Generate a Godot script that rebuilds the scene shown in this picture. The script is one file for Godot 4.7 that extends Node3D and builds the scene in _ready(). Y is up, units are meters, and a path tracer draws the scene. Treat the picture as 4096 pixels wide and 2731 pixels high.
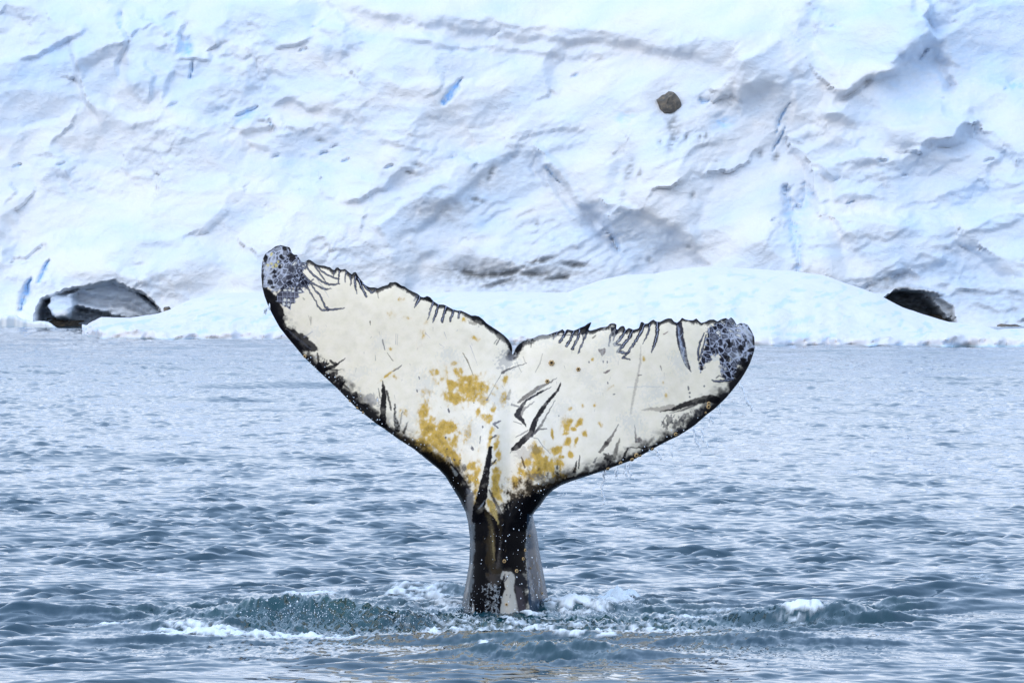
extends Node3D
# A humpback's raised fluke in front of a glacier front. Units metres, y up.
# Survey of the photograph: DIST = metres to the whale, U = metres per photograph pixel there,
# EYE = height of the lens over the sea, HORIZON/MIDX = where the level line of sight falls in the photograph.
const DIST := 50.0
const U := 0.0022607
const HORIZON := 1120.0
const MIDX := 2048.0
const EYE := 1330.0 * U
const WATERLINE := 2450.0

var snow_mat: StandardMaterial3D
var ice_mat: StandardMaterial3D
var skin_back: StandardMaterial3D
var used := {}


func _ready() -> void:
	# ---------------------------------------------------------------- camera, sky, light
	var cam := Camera3D.new()
	cam.name = "camera"
	cam.projection = Camera3D.PROJECTION_FRUSTUM
	cam.near = 1.0
	cam.far = 6000.0
	cam.size = 2731.0 * U / DIST
	cam.frustum_offset = Vector2(0.0, -(1365.5 - HORIZON) * U / DIST)
	cam.position = Vector3(0, EYE, 0)
	add_child(cam)
	cam.current = true

	var env := Environment.new()
	var sky_mat := ProceduralSkyMaterial.new()
	sky_mat.sky_top_color = Color(0.37, 0.54, 0.80).linear_to_srgb()
	sky_mat.sky_horizon_color = Color(0.98, 0.975, 0.985).linear_to_srgb()
	sky_mat.sky_curve = 0.11
	sky_mat.sky_energy_multiplier = 1.15
	sky_mat.ground_bottom_color = Color(0.10, 0.15, 0.24).linear_to_srgb()
	sky_mat.ground_horizon_color = Color(0.55, 0.64, 0.80).linear_to_srgb()
	sky_mat.sun_angle_max = 1.0
	var sky := Sky.new()
	sky.sky_material = sky_mat
	env.background_mode = Environment.BG_SKY
	env.sky = sky
	env.tonemap_mode = Environment.TONE_MAPPER_LINEAR
	env.tonemap_exposure = 1.32
	env.sdfgi_enabled = true
	env.ssao_enabled = true
	env.ssil_enabled = true
	var we := WorldEnvironment.new()
	we.name = "surroundings"
	we.environment = env
	add_child(we)

	var sun := DirectionalLight3D.new()
	sun.name = "sun"
	sun.light_energy = 0.33
	sun.light_color = Color(1.0, 0.965, 0.92)
	sun.light_angular_distance = 40.0
	sun.shadow_enabled = true
	sun.sky_mode = DirectionalLight3D.SKY_MODE_LIGHT_ONLY
	add_child(sun)
	sun.look_at_from_position(Vector3(-45, 62, 75), Vector3.ZERO, Vector3.UP)

	# ---------------------------------------------------------------- the large structure
	snow_mat = StandardMaterial3D.new()
	snow_mat.vertex_color_use_as_albedo = true
	snow_mat.roughness = 0.75
	snow_mat.metallic_specular = 0.25
	var rind := NoiseTexture2D.new()
	rind.width = 1024
	rind.height = 1024
	rind.seamless = true
	rind.noise = simplex(881, 0.009, 6)
	(rind.noise as FastNoiseLite).fractal_type = FastNoiseLite.FRACTAL_RIDGED
	(rind.noise as FastNoiseLite).fractal_gain = 0.55
	ice_mat = snow_mat.duplicate()
	ice_mat.heightmap_enabled = true
	ice_mat.heightmap_texture = rind
	ice_mat.heightmap_scale = 8.0
	ice_mat.uv1_triplanar = true
	ice_mat.uv1_world_triplanar = true
	ice_mat.uv1_scale = Vector3(0.075, 0.11, 0.075)
	build_glacier()
	build_floe()
	build_sea()
	# ---------------------------------------------------------------- the things
	build_rocks()
	build_whale()
	build_spray()


# ==================================================================== small helpers
func tag(o: Node, label: String, category: String, group := "", kind := "") -> void:
	if label: o.set_meta("label", label)
	if category: o.set_meta("category", category)
	if group: o.set_meta("group", group)
	if kind: o.set_meta("kind", kind)


func numbered(called: String) -> String:
	var n: int = used.get(called, 0)
	used[called] = n + 1
	return called if n == 0 else "%s_%03d" % [called, n]


func put(called: String, mesh: Mesh, mat: Material, parent: Node = self) -> MeshInstance3D:
	var o := MeshInstance3D.new()
	o.name = numbered(called) if parent == self else called
	o.mesh = mesh
	if mat: o.material_override = mat
	parent.add_child(o, true)
	return o


func lin(r: float, g: float, b: float) -> Color:
	return Color(r, g, b).linear_to_srgb()


func simplex(seed_: int, freq: float, octaves := 4, type := FastNoiseLite.TYPE_SIMPLEX_SMOOTH) -> FastNoiseLite:
	var n := FastNoiseLite.new()
	n.seed = seed_
	n.noise_type = type
	n.frequency = freq
	n.fractal_type = FastNoiseLite.FRACTAL_FBM if octaves > 1 else FastNoiseLite.FRACTAL_NONE
	n.fractal_octaves = octaves
	return n


func grid_mesh(pos: PackedVector3Array, cols: int, rows: int, colors: PackedColorArray, keep: PackedByteArray = PackedByteArray(), uvs: PackedVector2Array = PackedVector2Array()) -> ArrayMesh:
	# rows x cols vertices; cells whose four corners are kept become two triangles; smooth normals
	var nrm := PackedVector3Array()
	nrm.resize(pos.size())
	for j in rows:
		var jn := mini(j + 1, rows - 1) * cols
		var jp := maxi(j - 1, 0) * cols
		for i in cols:
			var a := pos[j * cols + mini(i + 1, cols - 1)] - pos[j * cols + maxi(i - 1, 0)]
			var b := pos[jn + i] - pos[jp + i]
			nrm[j * cols + i] = b.cross(a).normalized()
	var idx := PackedInt32Array()
	var all := keep.is_empty()
	idx.resize((rows - 1) * (cols - 1) * 6)
	var k := 0
	for j in rows - 1:
		var q := j * cols
		for i in cols - 1:
			var p := q + i
			if all or (keep[p] + keep[p + 1] + keep[p + cols] + keep[p + cols + 1] == 4):
				idx[k] = p; idx[k + 1] = p + 1; idx[k + 2] = p + cols
				idx[k + 3] = p + 1; idx[k + 4] = p + cols + 1; idx[k + 5] = p + cols
				k += 6
	idx.resize(k)
	if not all:
		var remap := PackedInt32Array()
		remap.resize(pos.size())
		remap.fill(-1)
		var p2 := PackedVector3Array()
		var n2 := PackedVector3Array()
		var c2 := PackedColorArray()
		for t in k:
			var v := idx[t]
			if remap[v] < 0:
				remap[v] = p2.size()
				p2.append(pos[v]); n2.append(nrm[v])
				if colors.size(): c2.append(colors[v])
			idx[t] = remap[v]
		pos = p2; nrm = n2; colors = c2
	var arr := []
	arr.resize(Mesh.ARRAY_MAX)
	arr[Mesh.ARRAY_VERTEX] = pos
	arr[Mesh.ARRAY_NORMAL] = nrm
	if colors.size(): arr[Mesh.ARRAY_COLOR] = colors
	if uvs.size(): arr[Mesh.ARRAY_TEX_UV] = uvs
	arr[Mesh.ARRAY_INDEX] = idx
	var m := ArrayMesh.new()
	if k > 0: m.add_surface_from_arrays(Mesh.PRIMITIVE_TRIANGLES, arr)
	return m


func noise_normal(seed_: int, freq: float, octaves: int, strength: float, size := 512) -> NoiseTexture2D:
	var t := NoiseTexture2D.new()
	t.width = size
	t.height = size
	t.seamless = true
	t.as_normal_map = true
	t.bump_strength = strength
	t.noise = simplex(seed_, freq, octaves)
	return t


func sd_segment(p: Vector2, a: Vector2, b: Vector2) -> float:
	var ab := b - a
	var t := clampf((p - a).dot(ab) / maxf(ab.length_squared(), 1e-6), 0.0, 1.0)
	return p.distance_to(a + ab * t)


# ==================================================================== glacier
const GD := 352.0
const G_STEP_X := 8.0
const G_STEP_Y := 7.0
const G_X0 := -800.0
const G_Y0 := -420.0
const G_COLS := 713
const G_ROWS := 252
var g_off: PackedFloat32Array   # metres towards the sea
var g_blue_and_shade: PackedFloat32Array  # share of blue: clear ice, plus bluish shade painted in
var g_dirt_and_dark: PackedFloat32Array  # share of grey: rock flour, plus painted darkness inside the caves


func g_each(lo: Vector2, hi: Vector2, f: Callable) -> void:
	var i0 := clampi(int((lo.x - G_X0) / G_STEP_X), 0, G_COLS - 1)
	var i1 := clampi(int((hi.x - G_X0) / G_STEP_X) + 1, 0, G_COLS - 1)
	var j0 := clampi(int((lo.y - G_Y0) / G_STEP_Y), 0, G_ROWS - 1)
	var j1 := clampi(int((hi.y - G_Y0) / G_STEP_Y) + 1, 0, G_ROWS - 1)
	for j in range(j0, j1 + 1):
		for i in range(i0, i1 + 1):
			f.call(j * G_COLS + i, Vector2(G_X0 + i * G_STEP_X, G_Y0 + j * G_STEP_Y))


func bounds(pts: PackedVector2Array, grow: float) -> Rect2:
	var r := Rect2(pts[0], Vector2.ZERO)
	for p in pts: r = r.expand(p)
	return r.grow(grow)


func near_line(p: Vector2, pts: PackedVector2Array) -> Vector3:
	# (distance, signed by side; share along the line; 0)
	var best := 1e9
	var side := 1.0
	var along := 0.0
	for k in pts.size() - 1:
		var ab := pts[k + 1] - pts[k]
		var t := clampf((p - pts[k]).dot(ab) / maxf(ab.length_squared(), 1e-6), 0.0, 1.0)
		var q := p - pts[k] - ab * t
		var d := q.length()
		if d < best:
			best = d
			side = signf(ab.cross(p - pts[k]))
			along = (k + t) / (pts.size() - 1)
	return Vector3(best, side, along)


var wob: FastNoiseLite
var wob2: FastNoiseLite


func crack(pts: PackedVector2Array, width: float, depth: float, blue: float) -> void:
	var r := bounds(pts, width * 3.0)
	g_each(r.position, r.end, func(k: int, p: Vector2):
		var q := p + Vector2(wob.get_noise_2d(p.x * 2.0, p.y * 2.0), wob2.get_noise_2d(p.x * 2.0, p.y * 2.0)) * width * 0.8
		var n := near_line(q, pts)
		var w := width * (0.35 + 0.65 * sin(PI * clampf(n.z, 0.08, 0.92)))
		var a := exp(-pow(n.x / w, 2.0))
		g_off[k] -= 0.42 * depth * a
		g_blue_and_shade[k] = maxf(g_blue_and_shade[k], 0.75 * blue * minf(1.0, a * 1.3) * clampf(0.75 + wob.get_noise_2d(p.x * 4.0, p.y * 4.0), 0.2, 1.0)))


func scarp(pts: PackedVector2Array, fall: float, amp: float, soft := 10.0) -> void:
	# a step: the side to the right of the line's run stands proud by amp and falls back over «fall» pixels
	var r := bounds(pts, fall * 2.5)
	g_each(r.position, r.end, func(k: int, p: Vector2):
		var q := p + Vector2(wob.get_noise_2d(p.x * 0.35, p.y * 0.35), wob2.get_noise_2d(p.x * 0.35, p.y * 0.35)) * 30.0 + Vector2(wob2.get_noise_2d(p.x * 2.0, p.y * 2.0), wob.get_noise_2d(p.x * 2.0, p.y * 2.0)) * 5.0
		var n := near_line(q, pts)
		var ends := smoothstep(0.0, 0.2, n.z) * smoothstep(1.0, 0.8, n.z)
		g_off[k] += 0.5 * amp * ends * tanh(n.y * n.x / soft) * exp(-n.x / fall))


func shelf(list: Array, off: float, right: float, down: float, blue: float, dirt_and_dark: float, soft := 7.0) -> void:
	# a body of ice or rock set at its own depth (caves)
	var pts := v2(list)
	var ring := pts.duplicate()
	ring.append(pts[0])
	var mid := Vector2.ZERO
	for p in pts: mid += p / pts.size()
	var r := bounds(pts, 16.0)
	g_each(r.position, r.end, func(k: int, p: Vector2):
		var q := p + Vector2(wob.get_noise_2d(p.x * 3.0, p.y * 3.0), wob2.get_noise_2d(p.x * 3.0, p.y * 3.0)) * 6.0
		var d := near_line(q, ring).x
		if not Geometry2D.is_point_in_polygon(q, pts): d = -d
		var a := smoothstep(-soft, soft, d)
		if a > 0.0:
			var o := off - 0.0159 * (right * (p.x - mid.x) + down * (p.y - mid.y)) + 0.22 * wob2.get_noise_2d(p.x * 0.8, p.y * 3.2)
			g_off[k] = lerpf(g_off[k], o, a)
			g_blue_and_shade[k] = lerpf(g_blue_and_shade[k], blue, a)
			g_dirt_and_dark[k] = lerpf(g_dirt_and_dark[k], clampf(dirt_and_dark + 0.25 * wob.get_noise_2d(p.x * 1.5, p.y * 4.0), 0.0, 1.0), a))


func face(list: Array, right: float, down: float, lift: float) -> void:
	var pts := v2(list)
	var ring := pts.duplicate()
	ring.append(pts[0])
	var mid := Vector2.ZERO
	for p in pts: mid += p / pts.size()
	var r := bounds(pts, 40.0)
	g_each(r.position, r.end, func(k: int, p: Vector2):
		var q := p + Vector2(wob.get_noise_2d(p.x * 0.4, p.y * 0.4), wob2.get_noise_2d(p.x * 0.4, p.y * 0.4)) * 34.0 + Vector2(wob2.get_noise_2d(p.x * 2.0, p.y * 2.0), wob.get_noise_2d(p.x * 2.0, p.y * 2.0)) * 6.0
		var d := near_line(q, ring).x
		if not Geometry2D.is_point_in_polygon(q, pts): d = -d
		var a := smoothstep(-16.0, 22.0, d)
		if a > 0.0:
			g_off[k] += a * (lift - 0.0159 * (right * (p.x - mid.x) + down * (p.y - mid.y)))
			g_blue_and_shade[k] += 0.10 * a)


func dome(c: Vector2, rx: float, ry: float, turn: float, amp: float, blue := 0.0, dirt_and_dark := 0.0) -> void:
	var m := maxf(rx, ry) * 2.2
	g_each(c - Vector2(m, m), c + Vector2(m, m), func(k: int, p: Vector2):
		var q := (p - c).rotated(-turn)
		var a := exp(-(q.x * q.x / (rx * rx) + q.y * q.y / (ry * ry)))
		g_off[k] += amp * a
		if dirt_and_dark > 0.0:
			var s := 0.5 + 0.9 * wob.get_noise_2d(p.x * 2.2 + 400.0, p.y * 5.0)
			g_dirt_and_dark[k] = minf(1.0, g_dirt_and_dark[k] + dirt_and_dark * a * clampf(s, 0.0, 1.0))
		if blue > 0.0:
			var s2 := 0.5 + 0.9 * wob2.get_noise_2d(p.x * 2.0, p.y * 4.0)
			g_blue_and_shade[k] = minf(1.0, g_blue_and_shade[k] + blue * a * clampf(s2, 0.0, 1.0)))


func cave(pts: PackedVector2Array, depth: float, dirt_and_dark: float) -> void:
	var r := bounds(pts, 60.0)
	var ring := pts.duplicate()
	ring.append(pts[0])
	g_each(r.position, r.end, func(k: int, p: Vector2):
		var q := p + Vector2(wob.get_noise_2d(p.x * 3.0, p.y * 3.0), wob2.get_noise_2d(p.x * 3.0, p.y * 3.0)) * 5.0
		var inside := Geometry2D.is_point_in_polygon(q, pts)
		var d := near_line(q, ring).x
		if inside:
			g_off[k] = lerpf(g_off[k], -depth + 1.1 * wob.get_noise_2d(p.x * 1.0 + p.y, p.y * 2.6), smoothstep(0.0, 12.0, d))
			g_dirt_and_dark[k] = maxf(g_dirt_and_dark[k], dirt_and_dark * smoothstep(0.0, 10.0, d) * (0.75 + 0.8 * wob2.get_noise_2d(p.x * 2.0, p.y * 5.0)))  # darkness of the hole painted into the colour
			g_blue_and_shade[k] = 0.38 * smoothstep(0.0, 12.0, d)
		elif d < 50.0:
			g_off[k] += 0.35 * exp(-d / 18.0))


func v2(list: Array) -> PackedVector2Array:
	var o := PackedVector2Array()
	for k in list.size() / 2: o.append(Vector2(list[2 * k], list[2 * k + 1]))
	return o


class Facets:
	# broken ice: scattered centres, each with a tilted face of its own
	var size: float
	var centre := PackedVector2Array()
	var tilt := PackedVector2Array()
	var lift := PackedFloat32Array()
	var n := 96

	func _init(cell: float, seed_: int) -> void:
		size = cell
		var rng := RandomNumberGenerator.new()
		rng.seed = seed_
		for j in n:
			for i in n:
				centre.append(Vector2(i + rng.randf_range(0.05, 0.95), j + rng.randf_range(0.05, 0.95)))
				tilt.append(Vector2(rng.randfn(), rng.randfn()))
				lift.append(rng.randfn())

	func at(x: float, y: float) -> float:
		# height of the nearest face, in cells, softened a little at the seams
		var p := Vector2(x / size + 20.0, y / size + 20.0)
		var ci := int(p.x)
		var cj := int(p.y)
		var d1 := 1e9
		var d2 := 1e9
		var k1 := 0
		var k2 := 0
		for j in range(cj - 1, cj + 2):
			for i in range(ci - 1, ci + 2):
				var k := (j % n) * n + i % n
				var d := p.distance_squared_to(centre[k])
				if d < d1:
					d2 = d1; k2 = k1
					d1 = d; k1 = k
				elif d < d2:
					d2 = d; k2 = k
		var a := (p - centre[k1]).dot(tilt[k1]) + lift[k1]
		var b := (p - centre[k2]).dot(tilt[k2]) + lift[k2]
		var w := clampf(0.5 - (sqrt(d2) - sqrt(d1)) * 2.2, 0.0, 0.5)
		return lerpf(a, b, w)


func build_glacier() -> void:
	var total := G_COLS * G_ROWS
	g_off.resize(total); g_blue_and_shade.resize(total); g_dirt_and_dark.resize(total)
	wob = simplex(5, 0.012, 3)
	wob2 = simplex(17, 0.012, 3)
	var big := simplex(21, 1.0 / 900.0, 3)
	var ridged := simplex(33, 1.0 / 300.0, 4)
	ridged.fractal_type = FastNoiseLite.FRACTAL_RIDGED
	var mid := simplex(41, 1.0 / 130.0, 4)
	var fine := simplex(59, 1.0 / 36.0, 3)
	var chips := simplex(77, 1.0 / 110.0, 1, FastNoiseLite.TYPE_CELLULAR)
	chips.cellular_return_type = FastNoiseLite.RETURN_CELL_VALUE
	chips.cellular_jitter = 1.0
	chips.domain_warp_enabled = true
	chips.domain_warp_amplitude = 40.0
	chips.domain_warp_frequency = 0.008
	var rough := simplex(91, 1.0 / 420.0, 2)
	var slabs := Facets.new(330.0, 7)
	var blocks := Facets.new(74.0, 8)
	for j in G_ROWS:
		var py := G_Y0 + j * G_STEP_Y
		for i in G_COLS:
			var px := G_X0 + i * G_STEP_X
			var k := j * G_COLS + i
			# the fabric of the ice dips to the lower left on the left, lies level on the right
			var lean := lerpf(0.55, 0.06, smoothstep(1800.0, 3300.0, px))
			var sx := px + py * lean
			var sy := py - px * lean * 0.35
			var r := smoothstep(-0.15, 0.5, rough.get_noise_2d(px, py))
			# the smooth snow bowl under the upper edge
			var bowl := smoothstep(170.0, 60.0, py - 60.0 + absf(px - 2450.0) * 0.10) * smoothstep(1250.0, 1500.0, px) * smoothstep(3350.0, 3000.0, px)
			r *= 1.0 - 0.9 * bowl
			var o := 1.6 * big.get_noise_2d(px, py) + 0.16 * (1.0 - bowl) * ridged.get_noise_2d(sx * 0.8, sy * 1.2)
			o += (0.05 + 0.10 * r) * mid.get_noise_2d(sx * 0.7, sy * 1.3)
			o += (0.004 + 0.075 * r * r) * fine.get_noise_2d(sx, sy * 1.6)
			var wx := wob.get_noise_2d(px * 0.22, py * 0.22) * 70.0 + fine.get_noise_2d(px * 0.6, py * 0.6) * 7.0
			var wy := wob2.get_noise_2d(px * 0.22, py * 0.22) * 70.0 + fine.get_noise_2d(px * 0.6 + 300.0, py * 0.6) * 7.0
			o += (1.0 - bowl) * 0.40 * slabs.at(sx + wx * 1.4, (sy + wy * 1.4) * 1.2)
			o += r * 0.075 * blocks.at(sx + wx * 0.6, (sy + wy * 0.6) * 1.4)
			o += 0.09 * r * chips.get_noise_2d(sx, sy * 1.4)
			g_off[k] = o
			g_blue_and_shade[k] = clampf(0.05 + 0.14 * ridged.get_noise_2d(sx * 0.5 + 900.0, sy * 1.0) + 0.20 * mid.get_noise_2d(sx * 0.35, sy * 0.7 + 700.0), 0.0, 0.4)
			g_blue_and_shade[k] += 0.16 * smoothstep(650.0, 0.0, py) * smoothstep(1700.0, 300.0, px) + 0.10 * smoothstep(3200.0, 3900.0, px)  # broad bluish shade painted in at upper left; right side tinted too
			g_dirt_and_dark[k] = 0.0

	# broad turned faces: outline, slope to the right and downwards (metres per metre), lift
	face([300, 90, 470, 20, 480, 260, 420, 420, 335, 400], 0.22, 0.10, 0.0)
	face([500, 60, 715, 40, 712, 260, 600, 430, 500, 330], 0.16, -0.05, 0.1)
	face([730, 240, 1000, 235, 1200, 400, 900, 540, 680, 430], -0.05, 0.14, 0.0)
	face([-100, 260, 150, 225, 290, 165, 330, 420, 100, 520, -100, 500], 0.12, 0.16, 0.0)
	face([900, 0, 1300, 10, 1250, 130, 1060, 200, 880, 150], 0.05, 0.18, 0.0)
	face([1290, 90, 1540, 120, 2100, 220, 1900, 330, 1500, 330, 1300, 250], 0.02, 0.17, 0.0)
	face([3758, 172, 3840, 330, 3700, 470, 3450, 520, 3300, 450, 3420, 356, 3566, 280], 0.30, 0.24, 0.0)
	face([3715, -60, 4300, -60, 4300, 320, 3860, 330, 3758, 172, 3695, 75], 0.30, 0.12, -0.4)
	face([3200, 20, 3640, 0, 3690, 80, 3750, 170, 3560, 275, 3330, 240, 3230, 150], -0.16, 0.06, 0.2)
	face([2126, 596, 2210, 640, 2340, 790, 2430, 890, 2486, 985, 2470, 1012, 2396, 960, 2270, 820, 2150, 680], 0.27, 0.10, -0.2)
	face([2390, 800, 2520, 832, 2690, 920, 2830, 1060, 2640, 1140, 2480, 1060, 2470, 960], 0.20, 0.17, 0.0)
	face([1500, 900, 1700, 760, 1900, 640, 2120, 590, 2200, 740, 2000, 900, 1750, 1040, 1560, 1060], 0.12, 0.11, 0.0)
	face([3290, 640, 3700, 600, 4300, 620, 4300, 820, 3700, 860, 3330, 780], 0.12, 0.24, 0.0)
	face([3330, 860, 3800, 880, 4300, 860, 4300, 1150, 3500, 1120], 0.08, 0.26, 0.0)
	face([2950, 240, 3130, 170, 3180, 330, 3160, 520, 2960, 470], 0.22, 0.06, 0.0)
	face([1000, 560, 1300, 450, 1560, 560, 1480, 720, 1150, 700], 0.10, 0.14, 0.0)
	face([500, 940, 760, 960, 900, 1060, 640, 1130, 420, 1060], -0.10, 0.20, 0.0)
	# the ledge under the snow bowl, three steps
	scarp(v2([1260, 20, 1518, 62, 1786, 110, 2048, 146, 2410, 166, 2700, 205, 2920, 275]), 110.0, -1.5, 24.0)
	scarp(v2([1700, 70, 2048, 108, 2300, 118, 2560, 150]), 40.0, -0.6, 12.0)
	scarp(v2([1500, 140, 1800, 190, 2200, 215, 2600, 235]), 40.0, -0.7, 14.0)
	dome(Vector2(2900, 150), 150, 110, 0.2, 1.6)
	# the prow at the upper right and the hollow under it
	scarp(v2([3640, -90, 3709, 27, 3692, 75, 3758, 172]), 150.0, 3.0, 10.0)
	scarp(v2([3758, 172, 3660, 225, 3566, 280, 3414, 360, 3330, 400]), 130.0, 2.4, 14.0)
	dome(Vector2(3700, 330), 180, 110, -0.5, -1.3, 0.15)
	dome(Vector2(3950, 180), 170, 260, 0.1, -1.2, 0.12)
	# fractured faces at the upper left
	scarp(v2([470, 10, 490, 143, 473, 250, 490, 330]), 70.0, 0.7, 5.0)
	scarp(v2([290, 120, 304, 268, 339, 393, 400, 520]), 80.0, -0.6, 6.0)
	scarp(v2([60, 260, 152, 223, 268, 161, 360, 104]), 55.0, -0.9, 7.0)
	scarp(v2([722, 60, 726, 150, 722, 215]), 60.0, 0.9, 5.0)
	scarp(v2([712, 262, 690, 330, 661, 420]), 60.0, 0.7, 6.0)
	scarp(v2([560, 240, 620, 320, 590, 420]), 50.0, 0.5, 6.0)
	scarp(v2([720, 222, 780, 236, 840, 240]), 30.0, -0.5, 4.0)
	scarp(v2([860, 238, 930, 225, 990, 240]), 30.0, -0.4, 6.0)
	scarp(v2([1060, 420, 1150, 405, 1240, 440, 1310, 430]), 60.0, -0.55, 6.0)
	scarp(v2([930, 560, 1040, 520, 1140, 530]), 60.0, -0.5, 8.0)
	scarp(v2([1250, 120, 1290, 70, 1340, 30]), 70.0, 0.9, 9.0)
	scarp(v2([1080, 190, 1180, 175, 1260, 140]), 40.0, -0.6, 6.0)
	# hollows of the middle
	scarp(v2([1339, 800, 1430, 785, 1518, 752, 1600, 712, 1690, 655]), 60.0, -0.9, 8.0)
	scarp(v2([1150, 690, 1250, 745, 1339, 800]), 80.0, -0.5, 12.0)
	scarp(v2([1560, 1000, 1700, 880, 1850, 760, 2000, 640, 2120, 560]), 90.0, -0.7, 12.0)
	scarp(v2([2110, 590, 2164, 652, 2240, 730, 2334, 804, 2420, 900, 2480, 1000]), 90.0, -0.8, 14.0)
	scarp(v2([2080, 640, 2150, 720, 2250, 800, 2370, 920, 2440, 1000]), 40.0, 0.7, 8.0)
	scarp(v2([2380, 790, 2494, 830, 2590, 870, 2673, 911, 2750, 970, 2816, 1040]), 110.0, -0.8, 20.0)
	dome(Vector2(2560, 980), 180, 90, 0.35, -1.2, 0.12, 0.28)
	dome(Vector2(2250, 900), 120, 170, 0.6, 0.8, 0.0, 0.22)
	dome(Vector2(2700, 700), 240, 150, 0.0, 1.2)
	dome(Vector2(2800, 960), 300, 150, 0.0, 0.8)
	dome(Vector2(2480, 700), 40, 90, 0.3, -0.9, 0.2, 0.2)
	dome(Vector2(1950, 760), 260, 90, -0.6, -0.3, 0.0, 0.3)
	dome(Vector2(1700, 700), 180, 22, -0.45, -0.1, 0.0, 0.35)
	dome(Vector2(1100, 880), 500, 260, 0.0, 0.7)
	dome(Vector2(700, 1000), 420, 160, 0.0, 0.9)
	dome(Vector2(2680, 425), 85, 75, 0.0, -0.55, 0.1)
	dome(Vector2(2684, 478), 34, 40, 0.0, 0.0, 0.0, 0.6)
	# grey bands of rock flour low in the middle
	dome(Vector2(2080, 1105), 330, 62, 0.0, -0.9, 0.05, 0.75)
	dome(Vector2(1860, 1090), 130, 46, -0.2, -0.4, 0.0, 0.4)
	for q in [[1880, 1095, 60], [1960, 1100, 90], [2040, 1088, 70], [2130, 1096, 80], [2230, 1112, 60], [1990, 1135, 90], [2300, 1060, 60], [2160, 1045, 70]]:
		dome(Vector2(q[0], q[1]), q[2] * 0.75, 9, 0.25 * sin(q[0] * 1.0), -0.55, 0.0, 1.5)
	dome(Vector2(2790, 540), 130, 60, 0.0, -0.3, 0.0, 0.35)
	for q in [[2686, 500, 12, 30], [2690, 560, 14, 50], [2640, 571, 8, 12], [2712, 545, 6, 22], [2745, 548, 5, 18], [2800, 552, 5, 16], [2822, 548, 5, 18], [3045, 616, 12, 14], [3112, 628, 14, 22], [2149, 897, 9, 9], [2258, 1111, 12, 14], [2516, 680, 14, 44], [2556, 700, 8, 20], [2490, 785, 10, 24], [2770, 785, 10, 16], [1672, 662, 26, 12], [1640, 690, 30, 6], [1960, 700, 12, 30], [1905, 800, 30, 10], [2600, 1040, 12, 10], [2755, 985, 12, 9], [1280, 560, 22, 10]]:
		dome(Vector2(q[0], q[1]), q[2], q[3], 0.3, -0.3, 0.0, 1.0)
	# blue cracks
	crack(v2([478, 40, 474, 70, 480, 110]), 7.0, 1.0, 0.8)
	dome(Vector2(745, 195), 22, 34, 0.0, -0.9, 1.2)
	crack(v2([775, 235, 768, 275, 756, 314]), 5.0, 1.2, 1.0)
	crack(v2([937, 466, 980, 446, 1027, 428]), 6.0, 0.9, 1.0)
	dome(Vector2(985, 462), 40, 16, -0.5, -0.4, 0.7)
	crack(v2([1062, 464, 1078, 490, 1098, 518]), 5.0, 0.8, 0.8)
	crack(v2([1842, 320, 1810, 365, 1772, 416]), 14.0, 1.6, 1.2)
	crack(v2([1250, 110, 1280, 90, 1310, 60]), 9.0, 0.8, 0.6)
	crack(v2([3226, 735, 3240, 790, 3200, 830]), 24.0, 1.0, 0.55)
	crack(v2([3150, 755, 3160, 820, 3166, 880, 3190, 985, 3192, 1090]), 24.0, 1.5, 0.62)
	dome(Vector2(3290, 1010), 90, 150, -0.15, 1.5)
	dome(Vector2(3050, 960), 110, 150, 0.1, 1.0)
	dome(Vector2(3200, 860), 40, 90, 0.1, -0.8, 0.25)
	crack(v2([3158, 415, 3119, 482, 3112, 530]), 6.0, 1.0, 0.9)
	crack(v2([3146, 505, 3120, 560, 3098, 602]), 6.0, 1.0, 0.9)
	crack(v2([2800, 395, 2812, 410, 2835, 400]), 8.0, 0.9, 0.9)
	crack(v2([2180, 665, 2210, 700, 2236, 730]), 6.0, 0.7, 1.0)
	crack(v2([2440, 930, 2462, 965, 2478, 1002]), 12.0, 1.2, 0.8)
	crack(v2([192, 1045, 172, 1085, 152, 1128]), 9.0, 1.2, 1.2)
	crack(v2([116, 1116, 94, 1179, 76, 1236]), 13.0, 1.8, 1.2)
	crack(v2([4040, 350, 4075, 335, 4130, 345]), 18.0, 1.0, 1.0)
	crack(v2([3330, 105, 3350, 108, 3370, 104]), 8.0, 0.7, 0.8)
	crack(v2([3515, 640, 3535, 646, 3560, 640]), 7.0, 0.8, 0.7)
	dome(Vector2(2890, 490), 40, 26, 0.0, -0.5, 0.7)
	dome(Vector2(2500, 470), 50, 36, 0.0, -0.3, 0.6)
	dome(Vector2(1340, 590), 200, 70, -0.5, -0.3, 0.25)
	for q in [[1100, 622], [1336, 583], [1290, 612], [60, 660], [235, 655], [1810, 628], [1555, 668], [3150, 760], [3345, 720], [3960, 640], [3620, 700], [3400, 810], [2300, 300], [1380, 640], [1210, 200], [690, 420]]:
		crack(v2([q[0] - 14, q[1] + 6, q[0], q[1], q[0] + 16, q[1] - 4]), 5.0, 0.8, 0.8)
	# level, wind-cut ribs at the right
	for q in 26:
		var cx := 3300.0 + fmod(q * 377.0, 900.0)
		var cy := 620.0 + fmod(q * 211.0, 540.0)
		var w := 70.0 + fmod(q * 53.0, 110.0)
		scarp(v2([cx - w, cy + 22.0, cx - w * 0.3, cy - 4.0, cx + w * 0.4, cy + 8.0, cx + w, cy - 18.0]), 30.0, -0.25, 6.0)
	for q in 18:
		var cx := 1900.0 + fmod(q * 397.0, 700.0)
		var cy := 820.0 + fmod(q * 167.0, 300.0)
		scarp(v2([cx - 70.0, cy + 50.0, cx, cy, cx + 80.0, cy - 30.0]), 24.0, -0.28, 6.0)
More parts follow.
